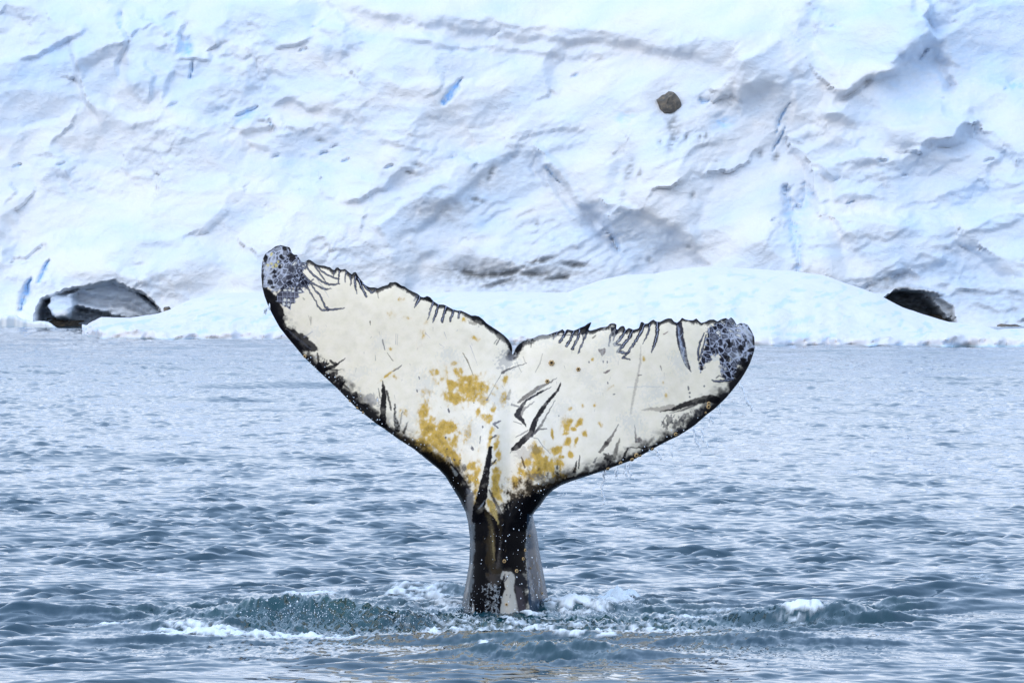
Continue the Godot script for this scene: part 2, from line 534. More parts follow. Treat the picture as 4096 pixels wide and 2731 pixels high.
	# caves melted out along the waterline
	dome(Vector2(420, 1090), 330, 70, 0.0, 1.1)
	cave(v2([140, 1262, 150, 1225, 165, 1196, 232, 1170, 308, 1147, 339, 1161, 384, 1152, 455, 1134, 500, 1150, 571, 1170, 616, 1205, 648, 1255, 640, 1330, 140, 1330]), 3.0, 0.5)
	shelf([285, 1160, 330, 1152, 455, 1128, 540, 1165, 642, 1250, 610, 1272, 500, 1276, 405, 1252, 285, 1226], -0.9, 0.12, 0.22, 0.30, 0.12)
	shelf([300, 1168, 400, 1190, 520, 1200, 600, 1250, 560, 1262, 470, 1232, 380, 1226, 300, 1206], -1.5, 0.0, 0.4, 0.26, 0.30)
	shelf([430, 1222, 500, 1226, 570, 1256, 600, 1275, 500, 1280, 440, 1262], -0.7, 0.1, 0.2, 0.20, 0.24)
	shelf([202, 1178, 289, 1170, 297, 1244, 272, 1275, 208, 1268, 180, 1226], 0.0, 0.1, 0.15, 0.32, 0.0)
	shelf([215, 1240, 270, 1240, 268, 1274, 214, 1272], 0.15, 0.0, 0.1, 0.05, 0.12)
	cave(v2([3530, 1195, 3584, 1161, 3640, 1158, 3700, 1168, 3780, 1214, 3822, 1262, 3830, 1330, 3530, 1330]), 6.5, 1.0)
	shelf([3690, 1178, 3760, 1196, 3818, 1232, 3822, 1290, 3790, 1275, 3742, 1218], -1.2, 0.2, 0.2, 0.2, 0.45)
	shelf([3560, 1150, 3640, 1140, 3700, 1150, 3790, 1180, 3700, 1172, 3620, 1164], 0.35, 0.0, 0.5, 0.12, 0.3, 5.0)
	shelf([3490, 1130, 3560, 1105, 3590, 1130, 3540, 1175, 3470, 1160], 0.2, 0.4, 0.3, 0.15, 0.25)
	scarp(v2([3560, 1110, 3640, 1090, 3700, 1120]), 50.0, -0.8, 8.0)
	scarp(v2([3420, 1150, 3500, 1120, 3560, 1095, 3640, 1080]), 50.0, -0.7, 8.0)
	dome(Vector2(3960, 1200), 220, 90, 0.1, -0.8, 0.1, 0.45)
	dome(Vector2(3560, 1120), 140, 40, -0.2, -0.3, 0.1, 0.55)
	scarp(v2([3840, 1150, 3960, 1170, 4100, 1160]), 40.0, -0.5, 8.0)
	scarp(v2([3860, 1230, 3970, 1245, 4110, 1235]), 40.0, -0.5, 8.0)

	var pos := PackedVector3Array()
	var col := PackedColorArray()
	pos.resize(total); col.resize(total)
	var snow := Vector3(0.775, 0.765, 0.77)
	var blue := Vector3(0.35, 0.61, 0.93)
	var dirt_and_dark := Vector3(0.24, 0.25, 0.26)
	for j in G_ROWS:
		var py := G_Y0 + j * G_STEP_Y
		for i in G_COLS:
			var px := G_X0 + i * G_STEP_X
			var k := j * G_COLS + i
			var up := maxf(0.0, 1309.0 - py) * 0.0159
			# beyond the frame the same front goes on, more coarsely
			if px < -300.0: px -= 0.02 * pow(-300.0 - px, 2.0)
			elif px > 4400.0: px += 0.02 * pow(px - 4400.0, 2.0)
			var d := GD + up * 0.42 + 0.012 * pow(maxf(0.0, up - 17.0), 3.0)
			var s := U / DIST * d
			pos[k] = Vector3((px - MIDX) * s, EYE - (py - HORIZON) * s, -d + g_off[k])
			var c := snow.lerp(blue, clampf(g_blue_and_shade[k], 0.0, 0.9))
			c = c.lerp(dirt_and_dark, clampf(g_dirt_and_dark[k], 0.0, 0.85))
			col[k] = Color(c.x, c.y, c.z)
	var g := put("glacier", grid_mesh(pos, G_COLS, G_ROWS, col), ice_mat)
	tag(g, "tall white and pale blue glacier front with cracks and caves", "", "", "structure")


# ==================================================================== ice floe and shelf in front
func curve_at(pts: PackedVector2Array, x: float) -> float:
	if x <= pts[0].x: return pts[0].y
	for k in pts.size() - 1:
		if x <= pts[k + 1].x:
			var t := (x - pts[k].x) / (pts[k + 1].x - pts[k].x)
			return lerpf(pts[k].y, pts[k + 1].y, t)
	return pts[pts.size() - 1].y


func build_floe() -> void:
	var crest := v2([330, 1330, 352, 1292, 402, 1270, 520, 1272, 620, 1256, 679, 1240, 759, 1198, 857, 1176, 1027, 1170, 1350, 1174, 1684, 1171, 1811, 1167, 1915, 1170, 2023, 1164, 2120, 1168, 2271, 1169, 2343, 1143, 2420, 1118, 2503, 1098, 2619, 1094, 2691, 1076, 2816, 1064, 3030, 1076, 3164, 1085, 3298, 1107, 3387, 1138, 3512, 1179, 3610, 1228, 3700, 1259, 3798, 1286, 3923, 1299, 3994, 1321, 4040, 1316, 4096, 1312, 4400, 1305, 4700, 1310])
	var foot := v2([330, 1342, 400, 1357, 1100, 1362, 2000, 1376, 3000, 1387, 4700, 1388])
	var lump := simplex(301, 0.35, 4)
	var lump2 := simplex(303, 1.6, 3)
	var bay := simplex(305, 0.30, 2)
	var cols := 620
	var rows := 70
	var pos := PackedVector3Array()
	var col := PackedColorArray()
	pos.resize(cols * rows); col.resize(cols * rows)
	for i in cols:
		var px := 326.0 + i * 7.05
		var fd := DIST * 1330.0 / (curve_at(foot, px) - HORIZON)
		var cd := fd + 34.0
		fd += 2.4 * bay.get_noise_2d(px * 0.02, 7.0)
		var top := EYE - (curve_at(crest, px) - HORIZON) * U / DIST * cd
		top = maxf(top, 0.35)
		for j in rows:
			var t := j / float(rows - 1)
			var k := j * cols + i
			var d: float
			var y: float
			if t < 0.14:      # the small cliff at the water, undercut a little
				var e := t / 0.14
				d = fd - 0.35 * sin(e * PI)
				var cliff := minf(top * 0.5, 0.40)
				y = -0.6 + (0.6 + cliff) * e
			elif t < 0.85:
				var e := (t - 0.14) / 0.71
				var cliff := minf(top * 0.5, 0.40)
				d = lerpf(fd, cd, e)
				y = lerpf(cliff, top, pow(sin(e * PI * 0.5), 1.15))
			else:
				var e := (t - 0.85) / 0.15
				d = cd + 16.0 * e
				y = top - 5.5 * e * e
			var s := U / DIST * d
			var x := (px - MIDX) * s
			var low := smoothstep(0.75, 0.1, t)
			y += (0.30 * lump.get_noise_2d(x * 0.35, d * 0.25 + 30.0) * smoothstep(0.95, 0.6, t) + (0.05 + 0.26 * low) * lump.get_noise_2d(x, d * 0.5) + (0.01 + 0.05 * low) * lump2.get_noise_2d(x * 0.8, d * 0.5)) * smoothstep(0.0, 0.12, t)
			d += 0.5 * lump2.get_noise_2d(x * 0.5, y * 1.6 + 40.0) * low * smoothstep(0.0, 0.05, t)
			pos[k] = Vector3(x, y, -d)
			var b := 0.03 + 0.10 * low * clampf(lump.get_noise_2d(x * 0.7 + 60.0, d * 0.25) + 0.3, 0.0, 1.0)
			b += 0.5 * smoothstep(0.22, 0.42, lump2.get_noise_2d((x + y * 2.5) * 0.22 + 9.0, (y * 2.0 - x * 0.5) * 0.7)) * smoothstep(0.9, 0.5, t)
			var wet := smoothstep(0.16, -0.1, y) * 0.75
			var c := Vector3(0.785, 0.742, 0.745).lerp(Vector3(0.46, 0.64, 0.88), clampf(b, 0.0, 0.6)).lerp(Vector3(0.18, 0.50, 0.62), wet)
			col[k] = Color(c.x, c.y, c.z)
	var f := put("ice_floe", grid_mesh_up(pos, cols, rows, col), snow_mat)
	tag(f, "long low snow covered ice floe along the foot of the glacier", "ice floe")

	# the thin shelf of ice before the left cave
	cols = 150
	rows = 26
	pos.resize(cols * rows); col.resize(cols * rows)
	for i in cols:
		var px := -700.0 + i * 6.2
		var h := 0.42 + 0.22 * lump.get_noise_2d(px * 0.03, 50.0)
		h *= smoothstep(224.0, 190.0, px)
		h += 0.35 * smoothstep(70.0, 20.0, absf(px - 35.0))
		var fd := 347.0 + 2.0 * lump.get_noise_2d(px * 0.015, 80.0)
		for j in rows:
			var t := j / float(rows - 1)
			var k := j * cols + i
			var d := fd + (0.0 if t < 0.3 else (t - 0.3) * 11.0)
			var y := lerpf(-0.5, h, minf(1.0, t / 0.3)) + 0.08 * lump2.get_noise_2d(px * 0.03, d) * smoothstep(0.0, 0.3, t)
			if t > 0.9: y -= (t - 0.9) * 10.0
			pos[k] = Vector3((px - MIDX) * U / DIST * d, y, -d)
			var c := Vector3(0.78, 0.79, 0.80).lerp(Vector3(0.25, 0.52, 0.66), smoothstep(0.12, -0.1, y) * 0.7)
			col[k] = Color(c.x, c.y, c.z)
	var s := put("ice_shelf", grid_mesh_up(pos, cols, rows, col), snow_mat)
	tag(s, "thin flat shelf of ice on the water before the left cave", "ice shelf")


func grid_mesh_up(pos: PackedVector3Array, cols: int, rows: int, col: PackedColorArray) -> ArrayMesh:
	# rows run away from the viewer: flip them so that faces look up
	var p := PackedVector3Array()
	var c := PackedColorArray()
	p.resize(pos.size()); c.resize(pos.size())
	for j in rows:
		for i in cols:
			p[(rows - 1 - j) * cols + i] = pos[j * cols + i]
			c[(rows - 1 - j) * cols + i] = col[j * cols + i]
	return grid_mesh(p, cols, rows, c)


# ==================================================================== sea
func fft(re: PackedFloat32Array, im: PackedFloat32Array, base: int, stride: int, n: int, wr: PackedFloat32Array, wi: PackedFloat32Array, rev: PackedInt32Array, a: PackedFloat32Array, b: PackedFloat32Array) -> void:
	for k in n:
		var q := base + rev[k] * stride
		a[k] = re[q]
		b[k] = im[q]
	var half := 1
	while half < n:
		var step := n / (2 * half)
		var start := 0
		while start < n:
			var t := 0
			for k in range(start, start + half):
				var o := k + half
				var xr := a[o] * wr[t] - b[o] * wi[t]
				var xi := a[o] * wi[t] + b[o] * wr[t]
				a[o] = a[k] - xr
				b[o] = b[k] - xi
				a[k] += xr
				b[k] += xi
				t += step
			start += 2 * half
		half *= 2


func wave_tile(n: int, size: float, lmin: float, lmax: float, wind: Vector2, slope: float, seed_: int) -> Array:
	# two independent wave fields (real and imaginary part) of a random-phase sea with a k^-4 spectrum, tiling after «size» metres
	var rng := RandomNumberGenerator.new()
	rng.seed = seed_
	var re := PackedFloat32Array()
	var im := PackedFloat32Array()
	re.resize(n * n); im.resize(n * n)
	var sum := 0.0
	for j in n:
		var kz := TAU / size * (j if j < n / 2 else j - n)
		for i in n:
			var kx := TAU / size * (i if i < n / 2 else i - n)
			var k := sqrt(kx * kx + kz * kz)
			var g1 := rng.randfn()
			var g2 := rng.randfn()
			if k < TAU / lmax * 0.8 or k > TAU / lmin: continue
			var dirn := pow(absf((kx * wind.x + kz * wind.y) / k), 2.0)
			var amp := (0.25 + 0.75 * dirn) / (k * k) * smoothstep(TAU / lmax * 0.8, TAU / lmax * 1.3, k) * smoothstep(TAU / lmin, TAU / lmin * 0.55, k)
			re[j * n + i] = g1 * amp
			im[j * n + i] = g2 * amp
			sum += amp * amp * k * k
	var norm := slope / sqrt(maxf(sum, 1e-12))
	var wr := PackedFloat32Array()
	var wi := PackedFloat32Array()
	var rev := PackedInt32Array()
	var a := PackedFloat32Array()
	var b := PackedFloat32Array()
	wr.resize(n / 2); wi.resize(n / 2); rev.resize(n); a.resize(n); b.resize(n)
	var bits := int(round(log(n) / log(2.0)))
	for k in n / 2:
		wr[k] = cos(TAU * k / n)
		wi[k] = sin(TAU * k / n)
	for k in n:
		var r := 0
		for q in bits:
			if k >> q & 1: r |= 1 << (bits - 1 - q)
		rev[k] = r
	for j in n:
		fft(re, im, j * n, 1, n, wr, wi, rev, a, b)
		for k in n:
			re[j * n + k] = a[k]
			im[j * n + k] = b[k]
	for i in n:
		fft(re, im, i, n, n, wr, wi, rev, a, b)
		for k in n:
			re[k * n + i] = a[k] * norm
			im[k * n + i] = b[k] * norm
	return [re, im]


const SEA_COLS := 660
var sea_pos: PackedVector3Array
var sea_rows := 0
var sea_d: PackedFloat32Array


func sea_x(px: float, py: float) -> float:
	return (px - MIDX) * U / DIST * sea_z(py)


func sea_z(py: float) -> float:
	return DIST * 1330.0 / (py - HORIZON)


func sea_u(i: int) -> float:
	# columns lie close together inside the view and spread out to the sides
	var t := i / float(SEA_COLS - 1) * 2.0 - 1.0
	var a := absf(t)
	var x := a * 0.1176
	if a > 0.85: x += 0.18 * pow((a - 0.85) / 0.15, 2.0)
	return x * signf(t)


func swell(px: float, py: float, half_long: float, half_wide: float, turn: float, height: float, skew := 0.35) -> void:
	# a hump of water: at photograph place (px, py) of its foot, sizes in metres, steeper on the near side
	var cz := -sea_z(py)
	var cx := sea_x(px, py)
	var reach := (half_long + half_wide) * 2.4
	var ct := cos(turn)
	var st := sin(turn)
	for j in sea_rows:
		var d := sea_d[j]
		if absf(-d - cz) > reach: continue
		for i in SEA_COLS:
			var k := j * SEA_COLS + i
			var p := sea_pos[k]
			var x := p.x - cx
			if absf(x) > reach: continue
			var z := p.z - cz
			var a := (x * ct + z * st) / half_long
			var b := (z * ct - x * st) / half_wide
			b = b / (1.0 - skew) if b > 0.0 else b / (1.0 + skew)
			var e := a * a + b * b
			if e < 7.0:
				p.y += height * exp(-e)
				sea_pos[k] = p


func build_sea() -> void:
	var na := 512
	var sa := 11.0
	var ta := wave_tile(na, sa, 0.115, 0.45, Vector2(0.3, 0.95), 0.205, 11)
	var nb := 256
	var sb := 64.0
	var tb := wave_tile(nb, sb, 0.8, 12.0, Vector2(0.2, 0.98), 0.033, 12)
	var d := 38.5
	while d < 360.0:
		sea_d.append(d)
		d += 0.042 * pow(d / 45.0, 1.42)
	sea_rows = sea_d.size()
	sea_d.reverse()
	sea_pos.resize(sea_rows * SEA_COLS)
	var a0: PackedFloat32Array = ta[0]
	var a1: PackedFloat32Array = ta[1]
	var b0: PackedFloat32Array = tb[0]
	var b1: PackedFloat32Array = tb[1]
	var across := PackedFloat32Array()
	for i in SEA_COLS: across.append(sea_u(i))
	var calm := simplex(401, 0.02, 3)
	var burst := simplex(403, 0.33, 3)
	for j in sea_rows:
		var dj := sea_d[j]
		var keepsmall := 1.0 / (1.0 + pow(dj / 380.0, 3.0))
		var longer := 1.0 + 1.0 * smoothstep(70.0, 190.0, dj)
		for i in SEA_COLS:
			var x := dj * across[i]
			var z := -dj
			# gusts: patches of rougher and calmer water; calmer to the right
			var gust := keepsmall * clampf(1.0 + 0.7 * calm.get_noise_2d(x * 1.3, z * 0.5) - 0.22 * x / (0.0926 * dj), 0.35, 1.6) * lerpf(0.5, 1.0, smoothstep(42.0, 52.0, dj))
			gust *= 0.45 + 1.15 * smoothstep(-0.35, 0.45, burst.get_noise_2d(x * 1.6, z * 0.8))
			var h := 0.0
			# fine field, first copy
			var fx := (x / (sa * 1.45) + 40.0) * na
			var fz := (z / sa + 40.0) * na
			var ix := int(fx)
			var iz := int(fz)
			fx -= ix; fz -= iz
			var r0 := (iz & 511) << 9
			var r1 := ((iz + 1) & 511) << 9
			var c0 := ix & 511
			var c1 := (ix + 1) & 511
			h += gust * lerpf(lerpf(a0[r0 + c0], a0[r0 + c1], fx), lerpf(a0[r1 + c0], a0[r1 + c1], fx), fz)
			# fine field, second copy, turned and stretched against repeats
			var x2 := (0.96 * x - 0.28 * z) * 0.77
			var z2 := (0.28 * x + 0.96 * z) * 0.83
			fx = (x2 / (sa * 1.45) + 60.0) * na
			fz = (z2 / sa + 60.0) * na
			ix = int(fx); iz = int(fz)
			fx -= ix; fz -= iz
			r0 = (iz & 511) << 9
			r1 = ((iz + 1) & 511) << 9
			c0 = ix & 511
			c1 = (ix + 1) & 511
			h += 0.8 * gust * lerpf(lerpf(a1[r0 + c0], a1[r0 + c1], fx), lerpf(a1[r1 + c0], a1[r1 + c1], fx), fz)
			# long waves
			fx = (x / sb + 20.0) * nb
			fz = (z / sb + 20.0) * nb
			ix = int(fx); iz = int(fz)
			fx -= ix; fz -= iz
			r0 = (iz & 255) << 8
			r1 = ((iz + 1) & 255) << 8
			c0 = ix & 255
			c1 = (ix + 1) & 255
			h += longer * lerpf(lerpf(b0[r0 + c0], b0[r0 + c1], fx), lerpf(b0[r1 + c0], b0[r1 + c1], fx), fz)
			sea_pos[j * SEA_COLS + i] = Vector3(x, h, z)

	# what the whale stirs up
	swell(1130, 2490, 0.85, 0.42, 0.05, 0.22)
	swell(800, 2512, 0.9, 0.34, -0.06, 0.10)
	swell(1500, 2500, 0.7, 0.36, 0.1, 0.10)
	swell(230, 2470, 1.1, 0.6, 0.1, 0.16)
	swell(1750, 2395, 0.7, 0.35, 0.0, 0.08)
	swell(2300, 2440, 0.6, 0.3, 0.0, 0.10)
	swell(3060, 2490, 0.5, 0.3, -0.15, 0.13)
	swell(3400, 2490, 0.55, 0.32, -0.2, 0.14)
	swell(3800, 2380, 1.2, 0.6, 0.0, 0.14)
	swell(3750, 2440, 1.0, 0.5, 0.0, 0.10)
	swell(2100, 2590, 1.4, 0.30, 0.03, 0.08)
	swell(2230, 2650, 1.0, 0.34, 0.02, 0.12)
	swell(1650, 2585, 0.7, 0.3, 0.0, 0.06)
	swell(600, 2580, 1.3, 0.4, 0.0, 0.08)
	swell(3000, 2600, 1.3, 0.4, 0.0, 0.08)
	# churned water round the tail stock: colour, chop and foam
	var chop := simplex(411, 2.6, 4)
	chop.fractal_type = FastNoiseLite.FRACTAL_RIDGED
	var lace := simplex(421, 2.4, 1, FastNoiseLite.TYPE_CELLULAR)
	lace.cellular_return_type = FastNoiseLite.RETURN_DISTANCE2_SUB
	lace.domain_warp_enabled = true
	lace.domain_warp_amplitude = 0.25
	lace.domain_warp_frequency = 2.0
	var patch := simplex(431, 1.1, 4)
	# px, py, half width in px, half height in px, strength
	var churn := [[1250, 2475, 700, 70, 1.1], [1850, 2510, 600, 75, 1.1], [2450, 2500, 650, 85, 1.0], [3250, 2470, 450, 50, 0.8], [2180, 2632, 420, 36, 0.85], [1200, 2600, 900, 50, 0.35], [2100, 2400, 500, 40, 0.7], [2900, 2600, 700, 60, 0.4]]
	var froth := [[780, 2530, 240, 15, 1.4], [1150, 2542, 280, 12, 1.1], [1420, 2552, 150, 10, 1.05], [1730, 2530, 70, 12, 1.2], [1700, 2565, 120, 8, 0.7], [2470, 2412, 90, 18, 1.2, 0.045], [2520, 2404, 50, 14, 1.1, 0.05], [2400, 2425, 120, 18, 0.9], [2330, 2425, 150, 28, 0.75], [2700, 2462, 220, 18, 0.75], [3190, 2486, 120, 16, 0.95], [3240, 2470, 60, 12, 0.9], [3080, 2470, 120, 18, 0.7], [2000, 2505, 420, 30, 0.74], [2600, 2520, 400, 26, 0.74], [1680, 2405, 190, 22, 0.85], [1800, 2440, 120, 16, 0.85], [2300, 2440, 200, 20, 0.85], [2050, 2425, 200, 14, 0.8], [1240, 2398, 160, 10, 0.9], [420, 2500, 110, 10, 0.75], [1900, 2530, 250, 12, 0.65], [2350, 2545, 260, 10, 0.6], [900, 2575, 110, 6, 0.7], [2900, 2440, 200, 14, 0.55], [3900, 2310, 160, 10, 0.55], [2150, 2622, 260, 9, 0.75], [2350, 2592, 200, 8, 0.75], [1900, 2600, 160, 8, 0.7], [2750, 2560, 300, 10, 0.6], [1300, 2600, 300, 8, 0.55], [2080, 2462, 140, 10, 0.8]]
	var total := sea_rows * SEA_COLS
	var col := PackedColorArray()
	col.resize(total)
	var foam_keep := PackedByteArray()
	foam_keep.resize(total)
	var foam_pos := PackedVector3Array()
	foam_pos.resize(total)
	var foam_col := PackedColorArray()
	foam_col.resize(total)
	var deep := Color(0.009, 0.036, 0.060)
	var teal := Color(0.007, 0.048, 0.054)
	for j in sea_rows:
		var dj := sea_d[j]
		if dj > 66.0:
			for i in SEA_COLS: col[j * SEA_COLS + i] = deep
			continue
		var py := HORIZON + DIST * 1330.0 / dj
		for i in SEA_COLS:
			var k := j * SEA_COLS + i
			var p := sea_pos[k]
			var px := MIDX + p.x / (U / DIST * dj)
			var c := 0.0
			for q in churn:
				var ex: float = (px - q[0]) / q[2]
				var ey: float = (py - q[1]) / q[3]
				var e := ex * ex + ey * ey
				if e < 4.0: c = maxf(c, q[4] * exp(-e))
			if c > 0.02:
				p.y += c * (0.05 * (chop.get_noise_2d(p.x, p.z * 0.8) - 0.2) + 0.035 * chop.get_noise_2d(p.x * 3.2 + 9.0, p.z * 2.2))
				sea_pos[k] = p
			col[k] = deep.lerp(teal, clampf(c * (0.8 + 0.6 * patch.get_noise_2d(p.x, p.z)), 0.0, 1.0))
			var f := 0.0
			var heap := 0.0
			for q in froth:
				var ex: float = (px - q[0]) / q[2]
				var ey: float = (py - q[1]) / q[3]
				var e := ex * ex + ey * ey
				if e < 3.0:
					f = maxf(f, q[4] * exp(-e))
					if q.size() > 5: heap = maxf(heap, q[5] * exp(-e))
			foam_pos[k] = p
			if f > 0.05:
				var net := 1.0 - smoothstep(0.0, 0.5, lace.get_noise_2d(p.x * 1.4, p.z * 1.0) + 1.0)
				var m := f * (0.62 + 0.9 * patch.get_noise_2d(p.x * 0.8, p.z * 1.3) + 0.9 * patch.get_noise_2d(p.x * 4.0 + 50.0, p.z * 4.0) + 0.5 * patch.get_noise_2d(p.x * 11.0, p.z * 9.0 + 70.0) + 0.3 * net) - 0.42
				foam_keep[k] = 1
				foam_pos[k] = Vector3(p.x, p.y + 0.004 + maxf(m, 0.0) * (0.035 + heap * (1.0 + 0.7 * patch.get_noise_2d(p.x * 6.0 + 20.0, p.z * 6.0))), p.z)
				foam_col[k] = Color(1, 1, 1, smoothstep(-0.05, 0.42, m) * smoothstep(0.05, 0.2, f))
	var water := StandardMaterial3D.new()
	water.vertex_color_use_as_albedo = true
	water.roughness = 0.02
	water.metallic_specular = 0.5
	# ripples too fine for the mesh: the normals of a third wave field, 5.2 m a side
	var nt := 512
	var rs := 5.2
	var tc := wave_tile(nt, rs, 0.05, 0.5, Vector2(0.4, 0.9), 0.05, 13)
	var rip: PackedFloat32Array = tc[0]
	var rb := PackedByteArray()
	rb.resize(nt * nt * 3)
	for j in nt:
		for i in nt:
			var gx := (rip[j * nt + ((i + 1) & 511)] - rip[j * nt + ((i - 1) & 511)]) * nt / (2.0 * rs)
			var gz := (rip[((j + 1) & 511) * nt + i] - rip[((j - 1) & 511) * nt + i]) * nt / (2.0 * rs)
			var v := Vector3(-gx, -gz, 1.0).normalized()
			var o := (j * nt + i) * 3
			rb[o] = int(127.5 + 127.5 * v.x)
			rb[o + 1] = int(127.5 + 127.5 * v.y)
			rb[o + 2] = int(127.5 + 127.5 * v.z)
	water.normal_enabled = true
	water.normal_texture = ImageTexture.create_from_image(Image.create_from_data(nt, nt, false, Image.FORMAT_RGB8, rb))
	water.normal_scale = 1.0
	var suv := PackedVector2Array()
	suv.resize(total)
	for k in total: suv[k] = Vector2(sea_pos[k].x * 0.94 + sea_pos[k].z * 0.31, sea_pos[k].z * 0.94 - sea_pos[k].x * 0.31) / rs
	var mesh := grid_mesh(sea_pos, SEA_COLS, sea_rows, col, PackedByteArray(), suv)
	# the rest of the sea, out to the horizon and behind the lens
	var far_pos := PackedVector3Array()
	var far_col := PackedColorArray()
	for q in 41:
		for r in 41:
			far_pos.append(Vector3((r - 20) * 200.0, -0.75, (q - 20) * 200.0))
			far_col.append(deep)
	var far_uv := PackedVector2Array()
	for p in far_pos: far_uv.append(Vector2(p.x, p.z) / rs)
	var rest := grid_mesh(far_pos, 41, 41, far_col, PackedByteArray(), far_uv)
	mesh.add_surface_from_arrays(Mesh.PRIMITIVE_TRIANGLES, rest.surface_get_arrays(0))
	var sea := put("sea", mesh, water)
	tag(sea, "rippled slate blue sea between the whale and the glacier", "", "", "structure")
	var white := StandardMaterial3D.new()
	white.albedo_color = lin(0.80, 0.84, 0.88)
	white.roughness = 0.6
	white.vertex_color_use_as_albedo = true
	white.transparency = BaseMaterial3D.TRANSPARENCY_ALPHA
	white.metallic_specular = 0.3
	var fm := put("sea_foam", grid_mesh(foam_pos, SEA_COLS, sea_rows, foam_col, foam_keep), white)
	tag(fm, "white foam on the churned water round the whale's tail stock", "foam", "", "stuff")


# ==================================================================== rocks
func stone_mesh(radius: Vector3, seed_: int, rough: float) -> ArrayMesh:
	var n1 := simplex(seed_, 0.9, 3)
	var facet := simplex(seed_ + 1, 0.8, 1, FastNoiseLite.TYPE_CELLULAR)
	var sp := SphereMesh.new()
	sp.radius = 1.0
	sp.height = 2.0
	sp.radial_segments = 13
	sp.rings = 7
	var arr := sp.get_mesh_arrays()
	var v: PackedVector3Array = arr[Mesh.ARRAY_VERTEX]
	for k in v.size():
		var p := v[k]
		# squared-off block with broken corners
		var m := maxf(absf(p.x), maxf(absf(p.y), absf(p.z)))
		p = p.lerp(p / m * 0.82, 0.55)
		p *= 1.0 + rough * n1.get_noise_3dv(v[k] * 1.2) + rough * 0.5 * facet.get_noise_3dv(v[k] * 1.1)
		v[k] = p * radius
	var st := SurfaceTool.new()
	st.begin(Mesh.PRIMITIVE_TRIANGLES)
	st.set_smooth_group(-1)
	var idx: PackedInt32Array = arr[Mesh.ARRAY_INDEX]
	for k in idx: st.add_vertex(v[k])
	st.generate_normals()
	return st.commit()


func build_rocks() -> void:
	var rock := StandardMaterial3D.new()
	var t := NoiseTexture2D.new()
	t.width = 256
	t.height = 256
	t.seamless = true
	t.noise = simplex(601, 0.02, 5)
	var ramp := Gradient.new()
	ramp.set_color(0, lin(0.06, 0.058, 0.055))
	ramp.set_color(1, lin(0.30, 0.21, 0.12))
	ramp.add_point(0.45, lin(0.12, 0.105, 0.09))
	ramp.add_point(0.72, lin(0.20, 0.165, 0.125))
	t.color_ramp = ramp
	rock.albedo_texture = t
	rock.uv1_triplanar = true
	rock.uv1_scale = Vector3(0.5, 0.5, 0.5)
	rock.roughness = 0.9
	# px, py, metres away, radius, seed, turn, label
	var gz := func(px: float, py: float) -> float:
		var i := clampi(int((px - G_X0) / G_STEP_X), 0, G_COLS - 1)
		var j := clampi(int((py - G_Y0) / G_STEP_Y), 0, G_ROWS - 1)
		var up := maxf(0.0, 1309.0 - py) * 0.0159
		return GD + up * 0.42 - g_off[j * G_COLS + i]
	var list := [
		[2676, 415, Vector3(0.80, 0.72, 0.8), 611, 0.5, "dark brown boulder stuck high in the ice face", "boulder"],
		[265, 1306, Vector3(1.7, 0.70, 1.2), 617, 0.0, "brown green rock on the floor of the left cave", "rock"],
		[470, 1306, Vector3(2.0, 0.40, 1.2), 619, -0.06, "long dark rock ledge deep in the left cave", "rock"],
		[3745, 1300, Vector3(1.5, 0.7, 1.2), 623, 0.1, "dark rock in the mouth of the right cave", "rock"],
		[4050, 1322, Vector3(1.1, 0.45, 1.0), 631, 0.0, "small dark rock at the glacier foot beyond the right end of the floe", "rock"],
		[668, 1238, Vector3(0.28, 0.2, 0.3), 641, 0.0, "small black stone in the snow right of the left cave", "stone"],
	]
	for q in list:
		var d: float = gz.call(q[0], q[1])
		if q[1] > 1200: d = minf(d, 356.0)
		var s := U / DIST * d
		var o := put(q[6], stone_mesh(q[2], q[3], 0.28), rock)
		o.position = Vector3((q[0] - MIDX) * s, EYE - (q[1] - HORIZON) * s, -d + 0.1)
		o.rotation = Vector3(0.2, 0.3, q[4])
		tag(o, q[5], q[6])


# ==================================================================== whale
# The fluke is a lens-shaped body over its outline; every pattern on the skin is in the hide's own plane, in survey units.
const F_X0 := 1015.0
const F_Y0 := 955.0
const F_STEP := 5.0
const F_COLS := 409
const F_ROWS := 338
const T_W := 1224
const T_H := 924
const T_S := 0.6
const T_X0 := 1020.0
const T_Y0 := 960.0
var f_sd: PackedFloat32Array     # signed distance to the outline, positive inside
var f_seg: PackedInt32Array      # nearest stretch of the outline
var tr: PackedFloat32Array
var tg: PackedFloat32Array
var tb: PackedFloat32Array
var grain: FastNoiseLite
var grain2: FastNoiseLite
var rag: FastNoiseLite


